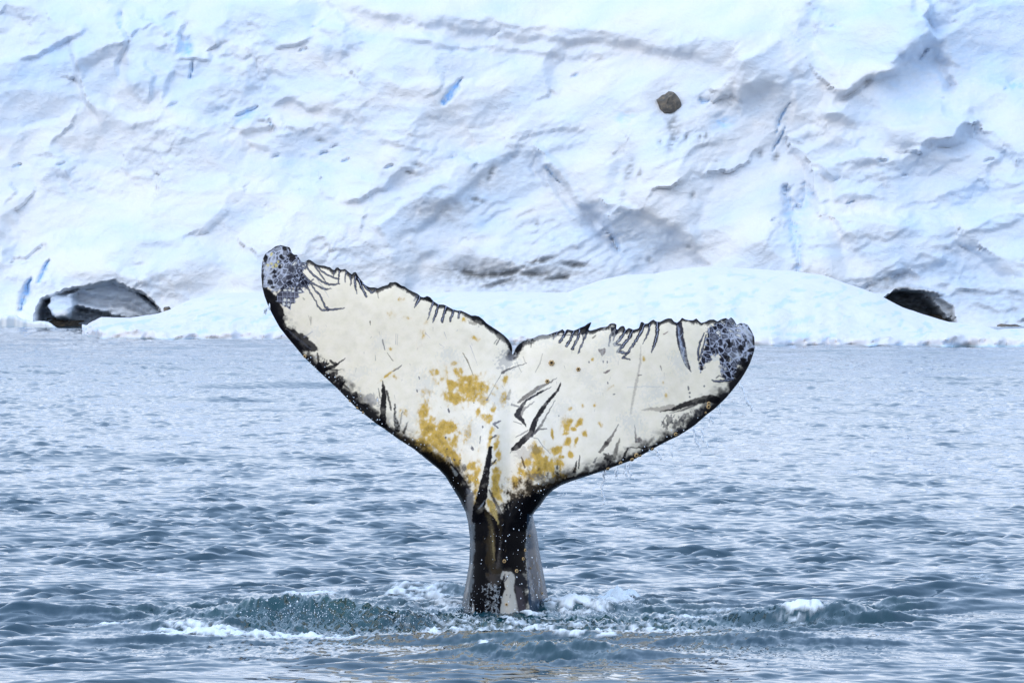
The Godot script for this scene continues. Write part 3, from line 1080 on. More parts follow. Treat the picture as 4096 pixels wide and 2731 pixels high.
func fluke_outline() -> PackedVector2Array:
	var top_left := v2([1035, 1101, 1036, 1081, 1038, 1055, 1044, 1029, 1052, 1013, 1067, 1002, 1078, 996, 1094, 984, 1113, 979, 1128, 982, 1141, 986, 1151, 987, 1156, 995, 1161, 1010, 1170, 1018, 1181, 1018, 1187, 1025, 1194, 1038, 1204, 1048, 1213, 1050, 1224, 1040, 1232, 1037, 1243, 1043, 1256, 1053, 1267, 1059, 1282, 1061, 1295, 1062, 1308, 1067, 1317, 1068, 1326, 1077, 1334, 1081, 1341, 1070, 1350, 1069, 1358, 1077, 1367, 1078, 1378, 1075, 1386, 1082, 1397, 1091, 1405, 1097, 1412, 1089, 1422, 1087, 1428, 1099, 1438, 1114, 1449, 1127, 1462, 1142, 1478, 1149, 1497, 1149, 1509, 1153, 1528, 1145, 1554, 1138, 1556, 1129, 1569, 1129, 1582, 1127, 1592, 1132, 1605, 1142, 1618, 1145, 1633, 1157, 1653, 1167, 1671, 1175, 1684, 1187, 1697, 1189, 1708, 1183, 1721, 1189, 1735, 1205, 1753, 1217, 1776, 1218, 1791, 1226, 1812, 1237, 1830, 1242, 1845, 1242, 1863, 1250, 1886, 1262, 1901, 1261, 1916, 1265, 1931, 1276, 1947, 1293, 1970, 1308, 1993, 1323, 2016, 1340, 2034, 1358, 2046, 1378, 2050, 1393, 2049, 1410, 2046, 1423])
	var top_right := v2([2055, 1411, 2061, 1394, 2072, 1379, 2091, 1364, 2113, 1357, 2135, 1351, 2154, 1341, 2170, 1338, 2189, 1339, 2204, 1334, 2222, 1327, 2233, 1325, 2250, 1316, 2261, 1327, 2267, 1316, 2280, 1319, 2295, 1322, 2314, 1314, 2321, 1310, 2339, 1303, 2352, 1293, 2367, 1287, 2361, 1303, 2353, 1319, 2361, 1322, 2384, 1316, 2402, 1309, 2428, 1306, 2441, 1294, 2454, 1292, 2467, 1297, 2465, 1316, 2471, 1318, 2480, 1307, 2488, 1303, 2498, 1304, 2503, 1321, 2516, 1311, 2526, 1315, 2535, 1319, 2556, 1313, 2564, 1288, 2572, 1287, 2580, 1295, 2592, 1294, 2605, 1283, 2615, 1278, 2628, 1287, 2643, 1287, 2659, 1278, 2674, 1273, 2689, 1274, 2698, 1286, 2710, 1291, 2722, 1282, 2731, 1270, 2743, 1278, 2761, 1281, 2776, 1281, 2789, 1273, 2798, 1283, 2809, 1292, 2827, 1287, 2842, 1279, 2860, 1278, 2875, 1286, 2891, 1277, 2909, 1272, 2919, 1279, 2931, 1269, 2944, 1282, 2954, 1301, 2967, 1294, 2983, 1293, 3000, 1301, 3016, 1327, 3026, 1350, 3029, 1378, 3028, 1396])
	var right_low := v2([3021, 1421, 3008, 1457, 2990, 1490, 2970, 1521, 2952, 1544, 2934, 1566, 2914, 1590, 2888, 1615, 2863, 1638, 2832, 1660, 2786, 1700, 2750, 1724, 2714, 1746, 2680, 1761, 2648, 1777, 2602, 1802, 2568, 1821, 2536, 1838, 2480, 1858, 2423, 1879, 2357, 1901, 2286, 1924, 2245, 1940, 2212, 1960, 2184, 1988, 2158, 2026, 2140, 2052, 2131, 2066, 2138, 2098, 2148, 2139, 2158, 2210, 2168, 2266, 2181, 2333, 2191, 2389, 2198, 2420, 2208, 2460, 2225, 2560, 2240, 2630])
	var left_low := v2([1825, 2630, 1835, 2540, 1845, 2450, 1852, 2389, 1865, 2322, 1877, 2251, 1880, 2159, 1872, 2088, 1862, 2047, 1837, 1996, 1806, 1945, 1781, 1904, 1755, 1876, 1714, 1843, 1653, 1794, 1592, 1756, 1530, 1711, 1507, 1697, 1459, 1660, 1422, 1631, 1392, 1601, 1341, 1550, 1288, 1502, 1248, 1465, 1207, 1426, 1170, 1382, 1140, 1347, 1111, 1311, 1095, 1283, 1080, 1256, 1063, 1222, 1048, 1183, 1040, 1151])
	top_left.append_array(top_right)
	top_left.append_array(right_low)
	top_left.append_array(left_low)
	return top_left


func measure_outline(o: PackedVector2Array) -> void:
	var n := F_COLS * F_ROWS
	f_sd.resize(n); f_seg.resize(n)
	f_sd.fill(1e9); f_seg.fill(-1)
	var m := o.size()
	for s in m:      # exact near each stretch
		var a := o[s]
		var b := o[(s + 1) % m]
		var r := Rect2(a, Vector2.ZERO).expand(b).grow(13.0)
		var i0 := maxi(0, int((r.position.x - F_X0) / F_STEP))
		var i1 := mini(F_COLS - 1, int((r.end.x - F_X0) / F_STEP) + 1)
		var j0 := maxi(0, int((r.position.y - F_Y0) / F_STEP))
		var j1 := mini(F_ROWS - 1, int((r.end.y - F_Y0) / F_STEP) + 1)
		for j in range(j0, j1 + 1):
			for i in range(i0, i1 + 1):
				var d := sd_segment(Vector2(F_X0 + i * F_STEP, F_Y0 + j * F_STEP), a, b)
				if d < f_sd[j * F_COLS + i]:
					f_sd[j * F_COLS + i] = d
					f_seg[j * F_COLS + i] = s
	for sweep in 2:  # then carried inwards from neighbour to neighbour
		for jj in F_ROWS:
			var j := jj if sweep == 0 else F_ROWS - 1 - jj
			for pass_ in 2:
				for ii in F_COLS:
					var i := ii if (pass_ + sweep) % 2 == 0 else F_COLS - 1 - ii
					var k := j * F_COLS + i
					var p := Vector2(F_X0 + i * F_STEP, F_Y0 + j * F_STEP)
					for q in 2:
						var nk := -1
						if q == 0:
							var jn := j - 1 if sweep == 0 else j + 1
							if jn >= 0 and jn < F_ROWS: nk = jn * F_COLS + i
						else:
							var im := i - 1 if (pass_ + sweep) % 2 == 0 else i + 1
							if im >= 0 and im < F_COLS: nk = j * F_COLS + im
						if nk < 0 or f_seg[nk] < 0: continue
						var s := f_seg[nk]
						if s == f_seg[k]: continue
						var d := sd_segment(p, o[s], o[(s + 1) % m])
						if d < f_sd[k]:
							f_sd[k] = d
							f_seg[k] = s
	for j in F_ROWS:
		for i in F_COLS:
			if not Geometry2D.is_point_in_polygon(Vector2(F_X0 + i * F_STEP, F_Y0 + j * F_STEP), o):
				f_sd[j * F_COLS + i] *= -1.0


func sd_at(x: float, y: float) -> float:
	var fx := clampf((x - F_X0) / F_STEP, 0.0, F_COLS - 1.01)
	var fy := clampf((y - F_Y0) / F_STEP, 0.0, F_ROWS - 1.01)
	var i := int(fx)
	var j := int(fy)
	fx -= i; fy -= j
	var k := j * F_COLS + i
	return lerpf(lerpf(f_sd[k], f_sd[k + 1], fx), lerpf(f_sd[k + F_COLS], f_sd[k + F_COLS + 1], fx), fy)


var side_l: PackedVector2Array
var side_r: PackedVector2Array
var crease: PackedVector2Array


func edge_x(list: PackedVector2Array, y: float) -> float:
	# x along a polyline given as (y, x)
	return curve_at(list, y)


func fluke_z(x: float, y: float, d: float) -> Vector2:
	# (front, back) in metres; the hide's front looks at the viewer
	var root := exp(-pow((x - 2000.0) / 250.0, 2.0)) * smoothstep(1350.0, 2000.0, y)
	var half := 0.055 + 0.10 * exp(-pow((x - 2020.0) / 420.0, 2.0)) * smoothstep(1250.0, 1850.0, y) + 0.10 * root
	var lead := smoothstep(-200.0, 200.0, y - (1300.0 + absf(x - 2040.0) * 0.0) - 0.25 * absf(x - 2040.0))
	var reach := lerpf(150.0, 70.0, lead)
	var t := 1.0 - clampf(d / reach, 0.0, 1.0)
	var lens := sqrt(maxf(0.0, 1.0 - t * t))
	var out := absf(x - 2040.0) / 1000.0
	var mid := -0.42 * pow(out, 1.8) + 0.10 * sin(clampf(out, 0.0, 1.0) * PI)
	var front := mid + half * lens
	var back := mid - half * lens * 1.1
	# ridge of the tail stock running up between the flukes, and the ropes of muscle beside it
	var rx := lerpf(1905.0, 2040.0, clampf((2080.0 - y) / 640.0, 0.0, 1.0))
	front += 0.07 * exp(-pow((x - rx) / 60.0, 2.0)) * smoothstep(1480.0, 1950.0, y)
	front += 0.05 * root * sin(x * 0.03)
	# the stock: deep from belly to back, its right flank turned away behind a crease
	var w := smoothstep(1930.0, 2090.0, y)
	if w > 0.0:
		var xl := edge_x(side_l, y)
		var xc := edge_x(crease, y)
		var xr := edge_x(side_r, y)
		var f: float
		if x <= xc:
			var s := clampf((x - xl) / maxf(xc - xl, 1.0), 0.0, 1.0)
			f = 0.34 * pow(maxf(0.0, sin(PI * (0.06 + 0.86 * pow(s, 0.8)))), 0.6) - 0.02
			f += 0.02 * exp(-pow((s - 0.46) / 0.06, 2.0)) - 0.02 * exp(-pow((s - 0.60) / 0.05, 2.0))
		else:
			var s := clampf((x - xc) / maxf(xr - xc, 1.0), 0.0, 1.0)
			f = 0.06 - 0.10 * smoothstep(0.0, 0.08, s) - 0.38 * s - 0.06 * s * s * s
		var rim := smoothstep(0.0, 14.0, d)
		front = lerpf(front, f * rim + (1.0 - rim) * (f - 0.10), w)
		back = lerpf(back, -0.85 * smoothstep(0.0, 60.0, d) - 0.2, w)
	return Vector2(front, minf(back, front - 0.002))


func fluke_point(x: float, y: float, z: float) -> Vector3:
	return Vector3((x - 2040.0) * U, (WATERLINE - y) * U, z)


func fluke_mesh(back_mat: Material, front_mat: Material) -> ArrayMesh:
	# marching squares over the signed distance: vertices on the grid inside and on the outline where edges cross it
	var pos := PackedVector3Array()
	var uv := PackedVector2Array()
	var xy := PackedVector2Array()
	var dd := PackedFloat32Array()
	var at := {}
	var tris := PackedInt32Array()
	var vertex := func(key: int, p: Vector2, d: float) -> int:
		if at.has(key): return at[key]
		at[key] = xy.size()
		xy.append(p); dd.append(d)
		return at[key]
	for j in F_ROWS - 1:
		for i in F_COLS - 1:
			var k := j * F_COLS + i
			var s0 := f_sd[k]
			var s1 := f_sd[k + 1]
			var s2 := f_sd[k + F_COLS + 1]
			var s3 := f_sd[k + F_COLS]
			if s0 <= 0.0 and s1 <= 0.0 and s2 <= 0.0 and s3 <= 0.0: continue
			var corner := [Vector2(i, j), Vector2(i + 1, j), Vector2(i + 1, j + 1), Vector2(i, j + 1)]
			var sv := [s0, s1, s2, s3]
			var ring := []
			for c in 4:
				var p: Vector2 = corner[c]
				var q: Vector2 = corner[(c + 1) % 4]
				var a: float = sv[c]
				var b: float = sv[(c + 1) % 4]
				if a > 0.0:
					ring.append(vertex.call((int(p.y) * F_COLS + int(p.x)) * 4, Vector2(F_X0, F_Y0) + p * F_STEP, a))
				if (a > 0.0) != (b > 0.0):
					var lo := p if (p.x + p.y) < (q.x + q.y) else q
					var kind := 1 if absf(p.x - q.x) > 0.5 else 2
					var t := a / (a - b)
					ring.append(vertex.call((int(lo.y) * F_COLS + int(lo.x)) * 4 + kind, Vector2(F_X0, F_Y0) + p.lerp(q, t) * F_STEP, 0.0))
			for c in range(1, ring.size() - 1):
				tris.append(ring[0]); tris.append(ring[c]); tris.append(ring[c + 1])
	var n := xy.size()
	pos.resize(2 * n); uv.resize(2 * n)
	for k in n:
		var z := fluke_z(xy[k].x, xy[k].y, dd[k])
		if dd[k] <= 0.0: z.y = z.x
		pos[k] = fluke_point(xy[k].x, xy[k].y, z.x)
		pos[n + k] = fluke_point(xy[k].x, xy[k].y, z.y)
		uv[k] = Vector2((xy[k].x - T_X0) * T_S / T_W, (xy[k].y - T_Y0) * T_S / T_H)
		uv[n + k] = uv[k]
	var front := tris.duplicate()
	var rear := PackedInt32Array()
	rear.resize(tris.size())
	for t in tris.size() / 3:
		rear[3 * t] = n + tris[3 * t]
		rear[3 * t + 1] = n + tris[3 * t + 2]
		rear[3 * t + 2] = n + tris[3 * t + 1]
	var nrm := PackedVector3Array()
	nrm.resize(2 * n)
	for list in [front, rear]:
		for t in list.size() / 3:
			var a: int = list[3 * t]
			var b: int = list[3 * t + 1]
			var c: int = list[3 * t + 2]
			var f := (pos[c] - pos[a]).cross(pos[b] - pos[a])
			nrm[a] += f; nrm[b] += f; nrm[c] += f
	for k in n:
		if dd[k] <= 0.0:
			var both := nrm[k] + nrm[n + k]
			nrm[k] = both
			nrm[n + k] = both
	for k in 2 * n: nrm[k] = nrm[k].normalized()
	var mesh := ArrayMesh.new()
	for q in 2:
		var arr := []
		arr.resize(Mesh.ARRAY_MAX)
		arr[Mesh.ARRAY_VERTEX] = pos
		arr[Mesh.ARRAY_NORMAL] = nrm
		arr[Mesh.ARRAY_TEX_UV] = uv
		arr[Mesh.ARRAY_INDEX] = front if q == 0 else rear
		mesh.add_surface_from_arrays(Mesh.PRIMITIVE_TRIANGLES, arr)
	mesh.surface_set_material(0, front_mat)
	mesh.surface_set_material(1, back_mat)
	return mesh


# -------------------------------------------------------------------- the hide's pigment, with painted shading and sheen
func mixin(k: int, r: float, g: float, b: float, a: float) -> void:
	tr[k] += (r - tr[k]) * a
	tg[k] += (g - tg[k]) * a
	tb[k] += (b - tb[k]) * a


func t_box(r: Rect2) -> Array:
	return [clampi(int((r.position.x - T_X0) * T_S), 0, T_W - 1), clampi(int((r.end.x - T_X0) * T_S) + 1, 0, T_W - 1), clampi(int((r.position.y - T_Y0) * T_S), 0, T_H - 1), clampi(int((r.end.y - T_Y0) * T_S) + 1, 0, T_H - 1)]


func stroke(pts: PackedVector2Array, widths: Array, c: Vector3, opacity: float, soft := 3.2, core := 0.0, core_c := Vector3(0.36, 0.39, 0.50)) -> void:
	# a scar: full widths given along the line; core > 0 draws the pale healed line down its middle
	var wm := 0.0
	for w in widths: wm = maxf(wm, w)
	var box := t_box(bounds(pts, wm * 0.6 + soft + 3.0))
	for j in range(box[2], box[3] + 1):
		for i in range(box[0], box[1] + 1):
			var p := Vector2(T_X0 + i / T_S, T_Y0 + j / T_S)
			var q := p + Vector2(rag.get_noise_2d(p.x, p.y), rag.get_noise_2d(p.y + 500.0, p.x)) * minf(4.0, wm * 0.35)
			var n := near_line(q, pts)
			var wt := n.z * (widths.size() - 1)
			var wi := mini(int(wt), widths.size() - 2)
			var h: float = 0.5 * lerpf(widths[wi], widths[wi + 1], wt - wi)
			var a := opacity * smoothstep(h + soft * 0.5, h - soft * 0.5, n.x)
			if a <= 0.0: continue
			a *= clampf((1.04 if opacity > 0.9 else 0.96) + 0.3 * grain2.get_noise_2d(p.x * 0.9 + 77.0, p.y * 0.9), 0.6, 1.0)
			var k := j * T_W + i
			var g := 0.85 + 0.45 * grain.get_noise_2d(p.x * 1.5, p.y * 1.5)
			mixin(k, c.x * g, c.y * g, c.z * g, clampf(a, 0.0, 1.0))
			if core > 0.0:
				mixin(k, core_c.x, core_c.y, core_c.z, opacity * 0.85 * smoothstep(h * core + 0.9, h * core - 0.9, n.x))


func rake(list: Array, widths: Array) -> void:
	stroke(v2(list), widths, Vector3(0.018, 0.018, 0.034), 0.97, 2.6, 0.22)


func patch(list: Array, c: Vector3, opacity: float, soft: float, ragged: float) -> void:
	var pts := v2(list)
	var ring := pts.duplicate()
	ring.append(pts[0])
	var box := t_box(bounds(pts, soft + ragged))
	for j in range(box[2], box[3] + 1):
		for i in range(box[0], box[1] + 1):
			var p := Vector2(T_X0 + i / T_S, T_Y0 + j / T_S)
			var d := near_line(p, ring).x
			if Geometry2D.is_point_in_polygon(p, pts): d = -d
			d += ragged * (1.3 * rag.get_noise_2d(p.x * 0.55, p.y * 0.4) + 0.5 * grain.get_noise_2d(p.x, p.y))
			var a := opacity * smoothstep(soft * 0.5, -soft * 0.5, d)
			if a > 0.0: mixin(j * T_W + i, c.x, c.y, c.z, a)


func spot(x: float, y: float, rx: float, ry: float, turn: float, c: Vector3, opacity: float, ragged := 0.5) -> void:
	var m := maxf(rx, ry) * 1.7
	var box := t_box(Rect2(x - m, y - m, 2 * m, 2 * m))
	for j in range(box[2], box[3] + 1):
		for i in range(box[0], box[1] + 1):
			var p := Vector2(T_X0 + i / T_S, T_Y0 + j / T_S)
			var q := (p - Vector2(x, y)).rotated(-turn)
			var e := sqrt(q.x * q.x / (rx * rx) + q.y * q.y / (ry * ry)) + ragged * rag.get_noise_2d(p.x * 1.4, p.y * 1.1)
			var a := opacity * smoothstep(1.25, 0.75, e)
			if a > 0.0: mixin(j * T_W + i, c.x, c.y, c.z, a)


func netting(list: Array, cell: float, turn: float, stretch: float, line: float, haze: Array, seed_: int) -> void:
	# healed net of pale lines over slate: cells from two warped cellular noises
	var pts := v2(list)
	var ring := pts.duplicate()
	ring.append(pts[0])
	var cells := simplex(seed_, 1.0 / cell, 1, FastNoiseLite.TYPE_CELLULAR)
	cells.cellular_return_type = FastNoiseLite.RETURN_DISTANCE2_SUB
	cells.cellular_distance_function = FastNoiseLite.DISTANCE_EUCLIDEAN
	cells.cellular_jitter = 0.9
	cells.domain_warp_enabled = true
	cells.domain_warp_amplitude = cell * 0.6
	cells.domain_warp_frequency = 0.5 / cell
	var tone := simplex(seed_ + 3, 1.0 / cell, 1, FastNoiseLite.TYPE_CELLULAR)
	tone.cellular_return_type = FastNoiseLite.RETURN_CELL_VALUE
	tone.cellular_jitter = 0.9
	tone.domain_warp_enabled = true
	tone.domain_warp_amplitude = cell * 0.6
	tone.domain_warp_frequency = 0.5 / cell
	tone.seed = cells.seed
	var box := t_box(bounds(pts, 10.0))
	for j in range(box[2], box[3] + 1):
		for i in range(box[0], box[1] + 1):
			var p := Vector2(T_X0 + i / T_S, T_Y0 + j / T_S)
			var d := near_line(p, ring).x
			if Geometry2D.is_point_in_polygon(p, pts): d = -d
			d += 13.0 * rag.get_noise_2d(p.x, p.y)
			var a := smoothstep(4.0, -6.0, d)
			if a <= 0.0: continue
			var k := j * T_W + i
			var q := p.rotated(turn)
			q.x *= stretch
			var e := minf(cells.get_noise_2d(q.x, q.y) + 1.0, 1.6 * (cells.get_noise_2d(q.x * 1.9 + 400.0, q.y * 1.9) + 1.0) + 0.14 - 0.5 * rag.get_noise_2d(p.x * 0.5, p.y * 0.5))
			var v := tone.get_noise_2d(q.x, q.y)
			var base := Vector3(0.028, 0.028, 0.045)
			base = base.lerp(Vector3(0.30, 0.31, 0.36), smoothstep(0.15, 0.6, e) * clampf(v * 0.9 + 0.2, 0.0, 1.0))
			if v > 0.72: base = base.lerp(Vector3(0.72, 0.69, 0.62), smoothstep(0.30, 0.5, e))
			var h := 0.0
			for z in haze:
				var zz := Vector2((p.x - z[0]) / z[2], (p.y - z[1]) / z[3])
				h = maxf(h, z[4] * exp(-zz.length_squared()))
			var lw := line * (1.0 + 2.2 * h)
			var ln := smoothstep(lw, lw * 0.15, e) * clampf(0.72 + 0.5 * h + 0.5 * rag.get_noise_2d(p.x * 0.9 + 60.0, p.y * 0.9), 0.2, 1.0)
			base = base.lerp(Vector3(0.52, 0.55, 0.66), clampf(ln, 0.0, 1.0))
			base = base.lerp(Vector3(0.60, 0.61, 0.63), clampf(h * (0.35 + 0.8 * rag.get_noise_2d(p.x * 0.8, p.y * 0.8)) , 0.0, 0.75))
			mixin(k, base.x, base.y, base.z, a)


func paint_hide(outline_size: int, trailing_to: int) -> ImageTexture:
	var total := T_W * T_H
	tr.resize(total); tg.resize(total); tb.resize(total)
	grain = simplex(701, 0.09, 3)
	grain2 = simplex(709, 0.018, 4)
	rag = simplex(719, 0.05, 3)
	# yellow diatom film: centre, half axes, turn, strength
	var film := [[1888, 1554, 74, 46, 0.1, 1.0], [1806, 1539, 30, 26, 0, 0.9], [1816, 1590, 44, 26, 0.2, 0.95], [1872, 1518, 36, 20, 0.3, 0.9], [1930, 1590, 26, 30, 0, 0.9], [1740, 1488, 26, 18, 0, 0.72], [1816, 1450, 18, 10, 0, 0.72], [1832, 1488, 24, 22, 0.6, 0.8], [1704, 1569, 26, 18, 0, 0.7], [1770, 1500, 60, 40, 0, 0.45], [1694, 1650, 20, 50, 0.25, 1.0], [1712, 1712, 36, 44, 0.2, 1.0], [1786, 1706, 46, 26, 0.1, 1.0], [1748, 1755, 56, 42, 0.4, 1.0], [1819, 1758, 13, 32, 0.05, 1.0], [1786, 1799, 54, 26, 0.5, 1.0], [1824, 1836, 18, 32, 0.2, 1.0], [1700, 1780, 50, 36, 0.6, 0.9], [1750, 1830, 60, 24, 0.7, 0.9], [1872, 1727, 15, 34, 0.3, 1.0], [1911, 1646, 7, 22, 0.3, 0.95], [1949, 1666, 20, 20, 0, 0.95], [1974, 1636, 12, 15, 0, 0.9], [2010, 1590, 16, 26, 0.2, 0.95], [2018, 1518, 11, 30, 0.3, 0.85], [1965, 1720, 10, 20, 0.2, 0.8], [1985, 1773, 11, 30, 0.1, 0.95], [1992, 1812, 14, 26, 0, 0.9], [1960, 1760, 8, 40, 0.15, 0.8], [1885, 1862, 20, 26, 0.2, 0.85], [1880, 1900, 24, 30, 0, 0.75], [1983, 1905, 17, 52, 0, 1.0], [1905, 1910, 13, 70, 0.12, 0.85], [1900, 2000, 9, 60, 0.15, 0.7], [1986, 1961, 20, 46, -0.2, 0.95], [1966, 2020, 14, 50, -0.3, 0.85], [2262, 1694, 17, 28, 0.15, 1.0], [2278, 1682, 12, 10, 0, 0.95], [2313, 1686, 11, 24, 0.6, 1.0], [2294, 1712, 12, 9, 0, 0.9], [2265, 1731, 12, 9, 0, 0.9], [2271, 1761, 15, 20, 0.3, 1.0], [2305, 1758, 8, 22, 0.4, 0.9], [2337, 1728, 10, 15, -0.2, 0.95], [2208, 1736, 5, 26, -0.1, 0.95], [2277, 1632, 10, 11, 0.5, 0.66], [2329, 1619, 9, 9, 0, 0.58], [2377, 1619, 8, 9, 0, 0.54], [2400, 1690, 10, 14, 0, 0.5], [2150, 1814, 30, 44, -0.3, 1.0], [2168, 1856, 44, 44, 0, 1.0], [2226, 1798, 20, 19, 0.6, 1.0], [2232, 1858, 20, 42, 0.1, 1.0], [2206, 1870, 22, 28, 0, 0.9], [2251, 1825, 9, 8, 0, 0.85], [2282, 1814, 16, 13, 0.4, 0.9], [2105, 1850, 26, 24, -0.5, 0.9], [2088, 1888, 24, 26, 0, 0.85], [2146, 1890, 44, 24, 0, 0.9], [2060, 1920, 26, 26, 0, 0.7], [2230, 1905, 34, 20, 0, 0.8], [1620, 1655, 14, 18, 0.2, 0.7], [1600, 1655, 8, 20, 0, 0.6], [1900, 1350, 16, 10, 0.3, 0.7], [1853, 1277, 9, 12, 0, 0.9], [1600, 1197, 14, 8, -0.3, 0.75], [1565, 1255, 16, 12, 0, 0.55], [1622, 1265, 22, 10, 0.5, 0.5], [1690, 1330, 12, 50, 0.25, 0.5], [1562, 1395, 12, 8, 0, 0.6], [1570, 1505, 22, 10, 0, 0.55], [1890, 1352, 10, 12, 0, 0.6], [2367, 1436, 6, 6, 0, 0.8], [2577, 1437, 7, 9, 0, 0.8], [2666, 1582, 9, 12, 0, 0.8], [2653, 1529, 5, 8, 0, 0.7], [2440, 1548, 16, 5, -0.6, 0.6], [1548, 1500, 30, 5, -0.65, 0.75]]
	var film_w := PackedFloat32Array()
	film_w.resize(total)
	for q in film:
		var m: float = maxf(q[2], q[3]) * 2.1
		var box := t_box(Rect2(q[0] - m, q[1] - m, 2 * m, 2 * m))
		var ct := cos(q[4])
		var st := sin(q[4])
		for j in range(box[2], box[3] + 1):
			for i in range(box[0], box[1] + 1):
				var x: float = T_X0 + i / T_S - q[0]
				var y: float = T_Y0 + j / T_S - q[1]
				var u: float = (x * ct + y * st) / q[2]
				var v: float = (y * ct - x * st) / q[3]
				var e := u * u + v * v
				if e < 4.4:
					var w: float = q[5] * exp(-0.69 * e)
					if w > film_w[j * T_W + i]: film_w[j * T_W + i] = w
	for j in T_H:
		var y := T_Y0 + j / T_S
		for i in T_W:
			var x := T_X0 + i / T_S
			var k := j * T_W + i
			var d := sd_at(x, y)
			if d < -12.0:
				tr[k] = 0.02; tg[k] = 0.02; tb[k] = 0.025
				continue
			var n2 := grain2.get_noise_2d(x, y)
			var n1 := grain.get_noise_2d(x, y)
			var warm := 0.895 + 0.05 * n2 + 0.015 * n1
			var pale := exp(-pow((x - 2060.0) / 420.0, 2.0) - pow((y - 1700.0) / 260.0, 2.0))  # soft shading painted in: brighter middle, duller towards the tips
			warm += 0.035 * pale - 0.05 * smoothstep(0.05, 0.5, grain2.get_noise_2d(x * 0.35 + 800.0, y * 0.35)) - 0.03 * smoothstep(0.1, 0.5, rag.get_noise_2d(x * 0.5, y * 0.5 + 900.0))
			tr[k] = warm; tg[k] = warm * (0.885 + 0.025 * pale); tb[k] = warm * (0.70 + 0.07 * pale + 0.03 * n2)
			# film
			var f := film_w[k]
			if f > 0.08:
				var e := f + 0.46 * grain2.get_noise_2d(x * 1.9 + 300.0, y * 1.4) + 0.15 * rag.get_noise_2d(x * 1.1, y * 0.8)
				var thick := smoothstep(0.32, 0.76, e)
				var tone := 1.0 + 0.22 * grain2.get_noise_2d(x * 1.6, y * 1.6 + 40.0) - 0.25 * smoothstep(0.75, 1.15, e)
				mixin(k, 0.62 * tone, 0.40 * tone, 0.105 * tone, 0.95 * thick * (0.93 + 0.1 * n1) + 0.13 * smoothstep(0.05, 0.5, e))
			# black margin: narrow along the trailing edge, wide and ragged along the leading edge
			var s := f_seg[clampi(int((y - F_Y0) / F_STEP + 0.5), 0, F_ROWS - 1) * F_COLS + clampi(int((x - F_X0) / F_STEP + 0.5), 0, F_COLS - 1)]
			var a := 0.0
			if s <= trailing_to:
				var wd := 12.0 + 9.0 * rag.get_noise_2d(x * 0.35, y * 0.35)
				wd += 9.0 * smoothstep(1850.0, 2050.0, x) * smoothstep(2330.0, 2060.0, x)
				a = smoothstep(wd + 5.0, wd - 3.0, d + 4.0 * n1)
				a *= smoothstep(60.0, 0.0, d)
			else:
				var wd := 20.0 + 28.0 * rag.get_noise_2d(x * 0.42, y * 0.42) + 12.0 * grain2.get_noise_2d(x, y)
				wd += 16.0 * smoothstep(1330.0, 1400.0, x) * smoothstep(1600.0, 1480.0, x) + 10.0 * smoothstep(2650.0, 2800.0, x) + 14.0 * smoothstep(1650.0, 1800.0, x) * smoothstep(2350.0, 2200.0, x)
				wd = maxf(wd, 6.0)
				a = smoothstep(wd * 1.7 + 14.0, wd * 0.55, d)
				a = maxf(a, 0.5 * smoothstep(90.0, 20.0, d) * smoothstep(-0.1, 0.5, rag.get_noise_2d(x * 0.35 + 90.0, y * 0.5)))
			mixin(k, 0.012, 0.012, 0.018, clampf(a, 0.0, 1.0) * 0.97)
	var ink := Vector3(0.014, 0.013, 0.018)
	var brown := Vector3(0.10, 0.075, 0.055)
	var slate := Vector3(0.055, 0.055, 0.075)
	# ---- leading edge of the left fluke
	patch([1085, 1250, 1110, 1262, 1142, 1300, 1150, 1318, 1120, 1318, 1096, 1290], ink, 0.9, 10.0, 10.0)
	patch([1045, 1160, 1075, 1165, 1098, 1185, 1120, 1225, 1135, 1262, 1100, 1290, 1070, 1240], ink, 0.97, 10.0, 8.0)
	patch([1111, 1309, 1159, 1314, 1229, 1349, 1264, 1391, 1272, 1404, 1210, 1408, 1168, 1378], ink, 0.93, 7.0, 6.0)
	stroke(v2([1140, 1316, 1180, 1350, 1240, 1398]), [5, 10, 4], Vector3(0.10, 0.10, 0.12), 0.7, 5.0)
	stroke(v2([1266, 1411, 1269, 1436, 1274, 1470]), [4, 9, 20], ink, 0.95, 3.0)
	spot(1288, 1468, 24, 26, 0.5, ink, 0.95, 0.7)
	stroke(v2([1379, 1432, 1339, 1462, 1301, 1476]), [2, 13, 18], ink, 0.92, 3.0)
	stroke(v2([1318, 1443, 1341, 1456]), [8, 12], ink, 0.9, 3.0)
	stroke(v2([1376, 1477, 1315, 1479]), [1, 8], ink, 0.8, 3.0)
	spot(1326, 1497, 26, 11, -0.5, ink, 0.85, 0.7)
	spot(1355, 1520, 18, 20, 0.4, ink, 0.9, 0.7)
	stroke(v2([1376, 1524, 1362, 1544]), [6, 14], ink, 0.9, 3.0)
	stroke(v2([1365, 1535, 1395, 1556]), [14, 3], ink, 0.85, 4.0)
	spot(1419, 1580, 14, 13, 0.2, ink, 0.85, 0.5)
	spot(1486, 1597, 30, 22, 0.4, Vector3(0.25, 0.24, 0.25), 0.6, 0.9)
	stroke(v2([1530, 1523, 1535, 1575, 1531, 1670, 1528, 1700]), [3, 20, 26, 40], ink, 0.97, 3.0)
	stroke(v2([1512, 1552, 1520, 1590]), [3, 6], ink, 0.7, 4.0)
	stroke(v2([1545, 1561, 1556, 1600, 1564, 1637]), [8, 9, 6], ink, 0.88, 4.0)
	stroke(v2([1580, 1615, 1578, 1660, 1590, 1712]), [5, 11, 26], ink, 0.93, 4.0)
	stroke(v2([1610, 1640, 1600, 1690]), [2, 10], ink, 0.75, 4.0)
	stroke(v2([1631, 1684, 1614, 1728]), [3, 13], ink, 0.9, 4.0)
	stroke(v2([1430, 1610, 1470, 1625, 1510, 1650]), [8, 16, 14], ink, 0.8, 7.0)
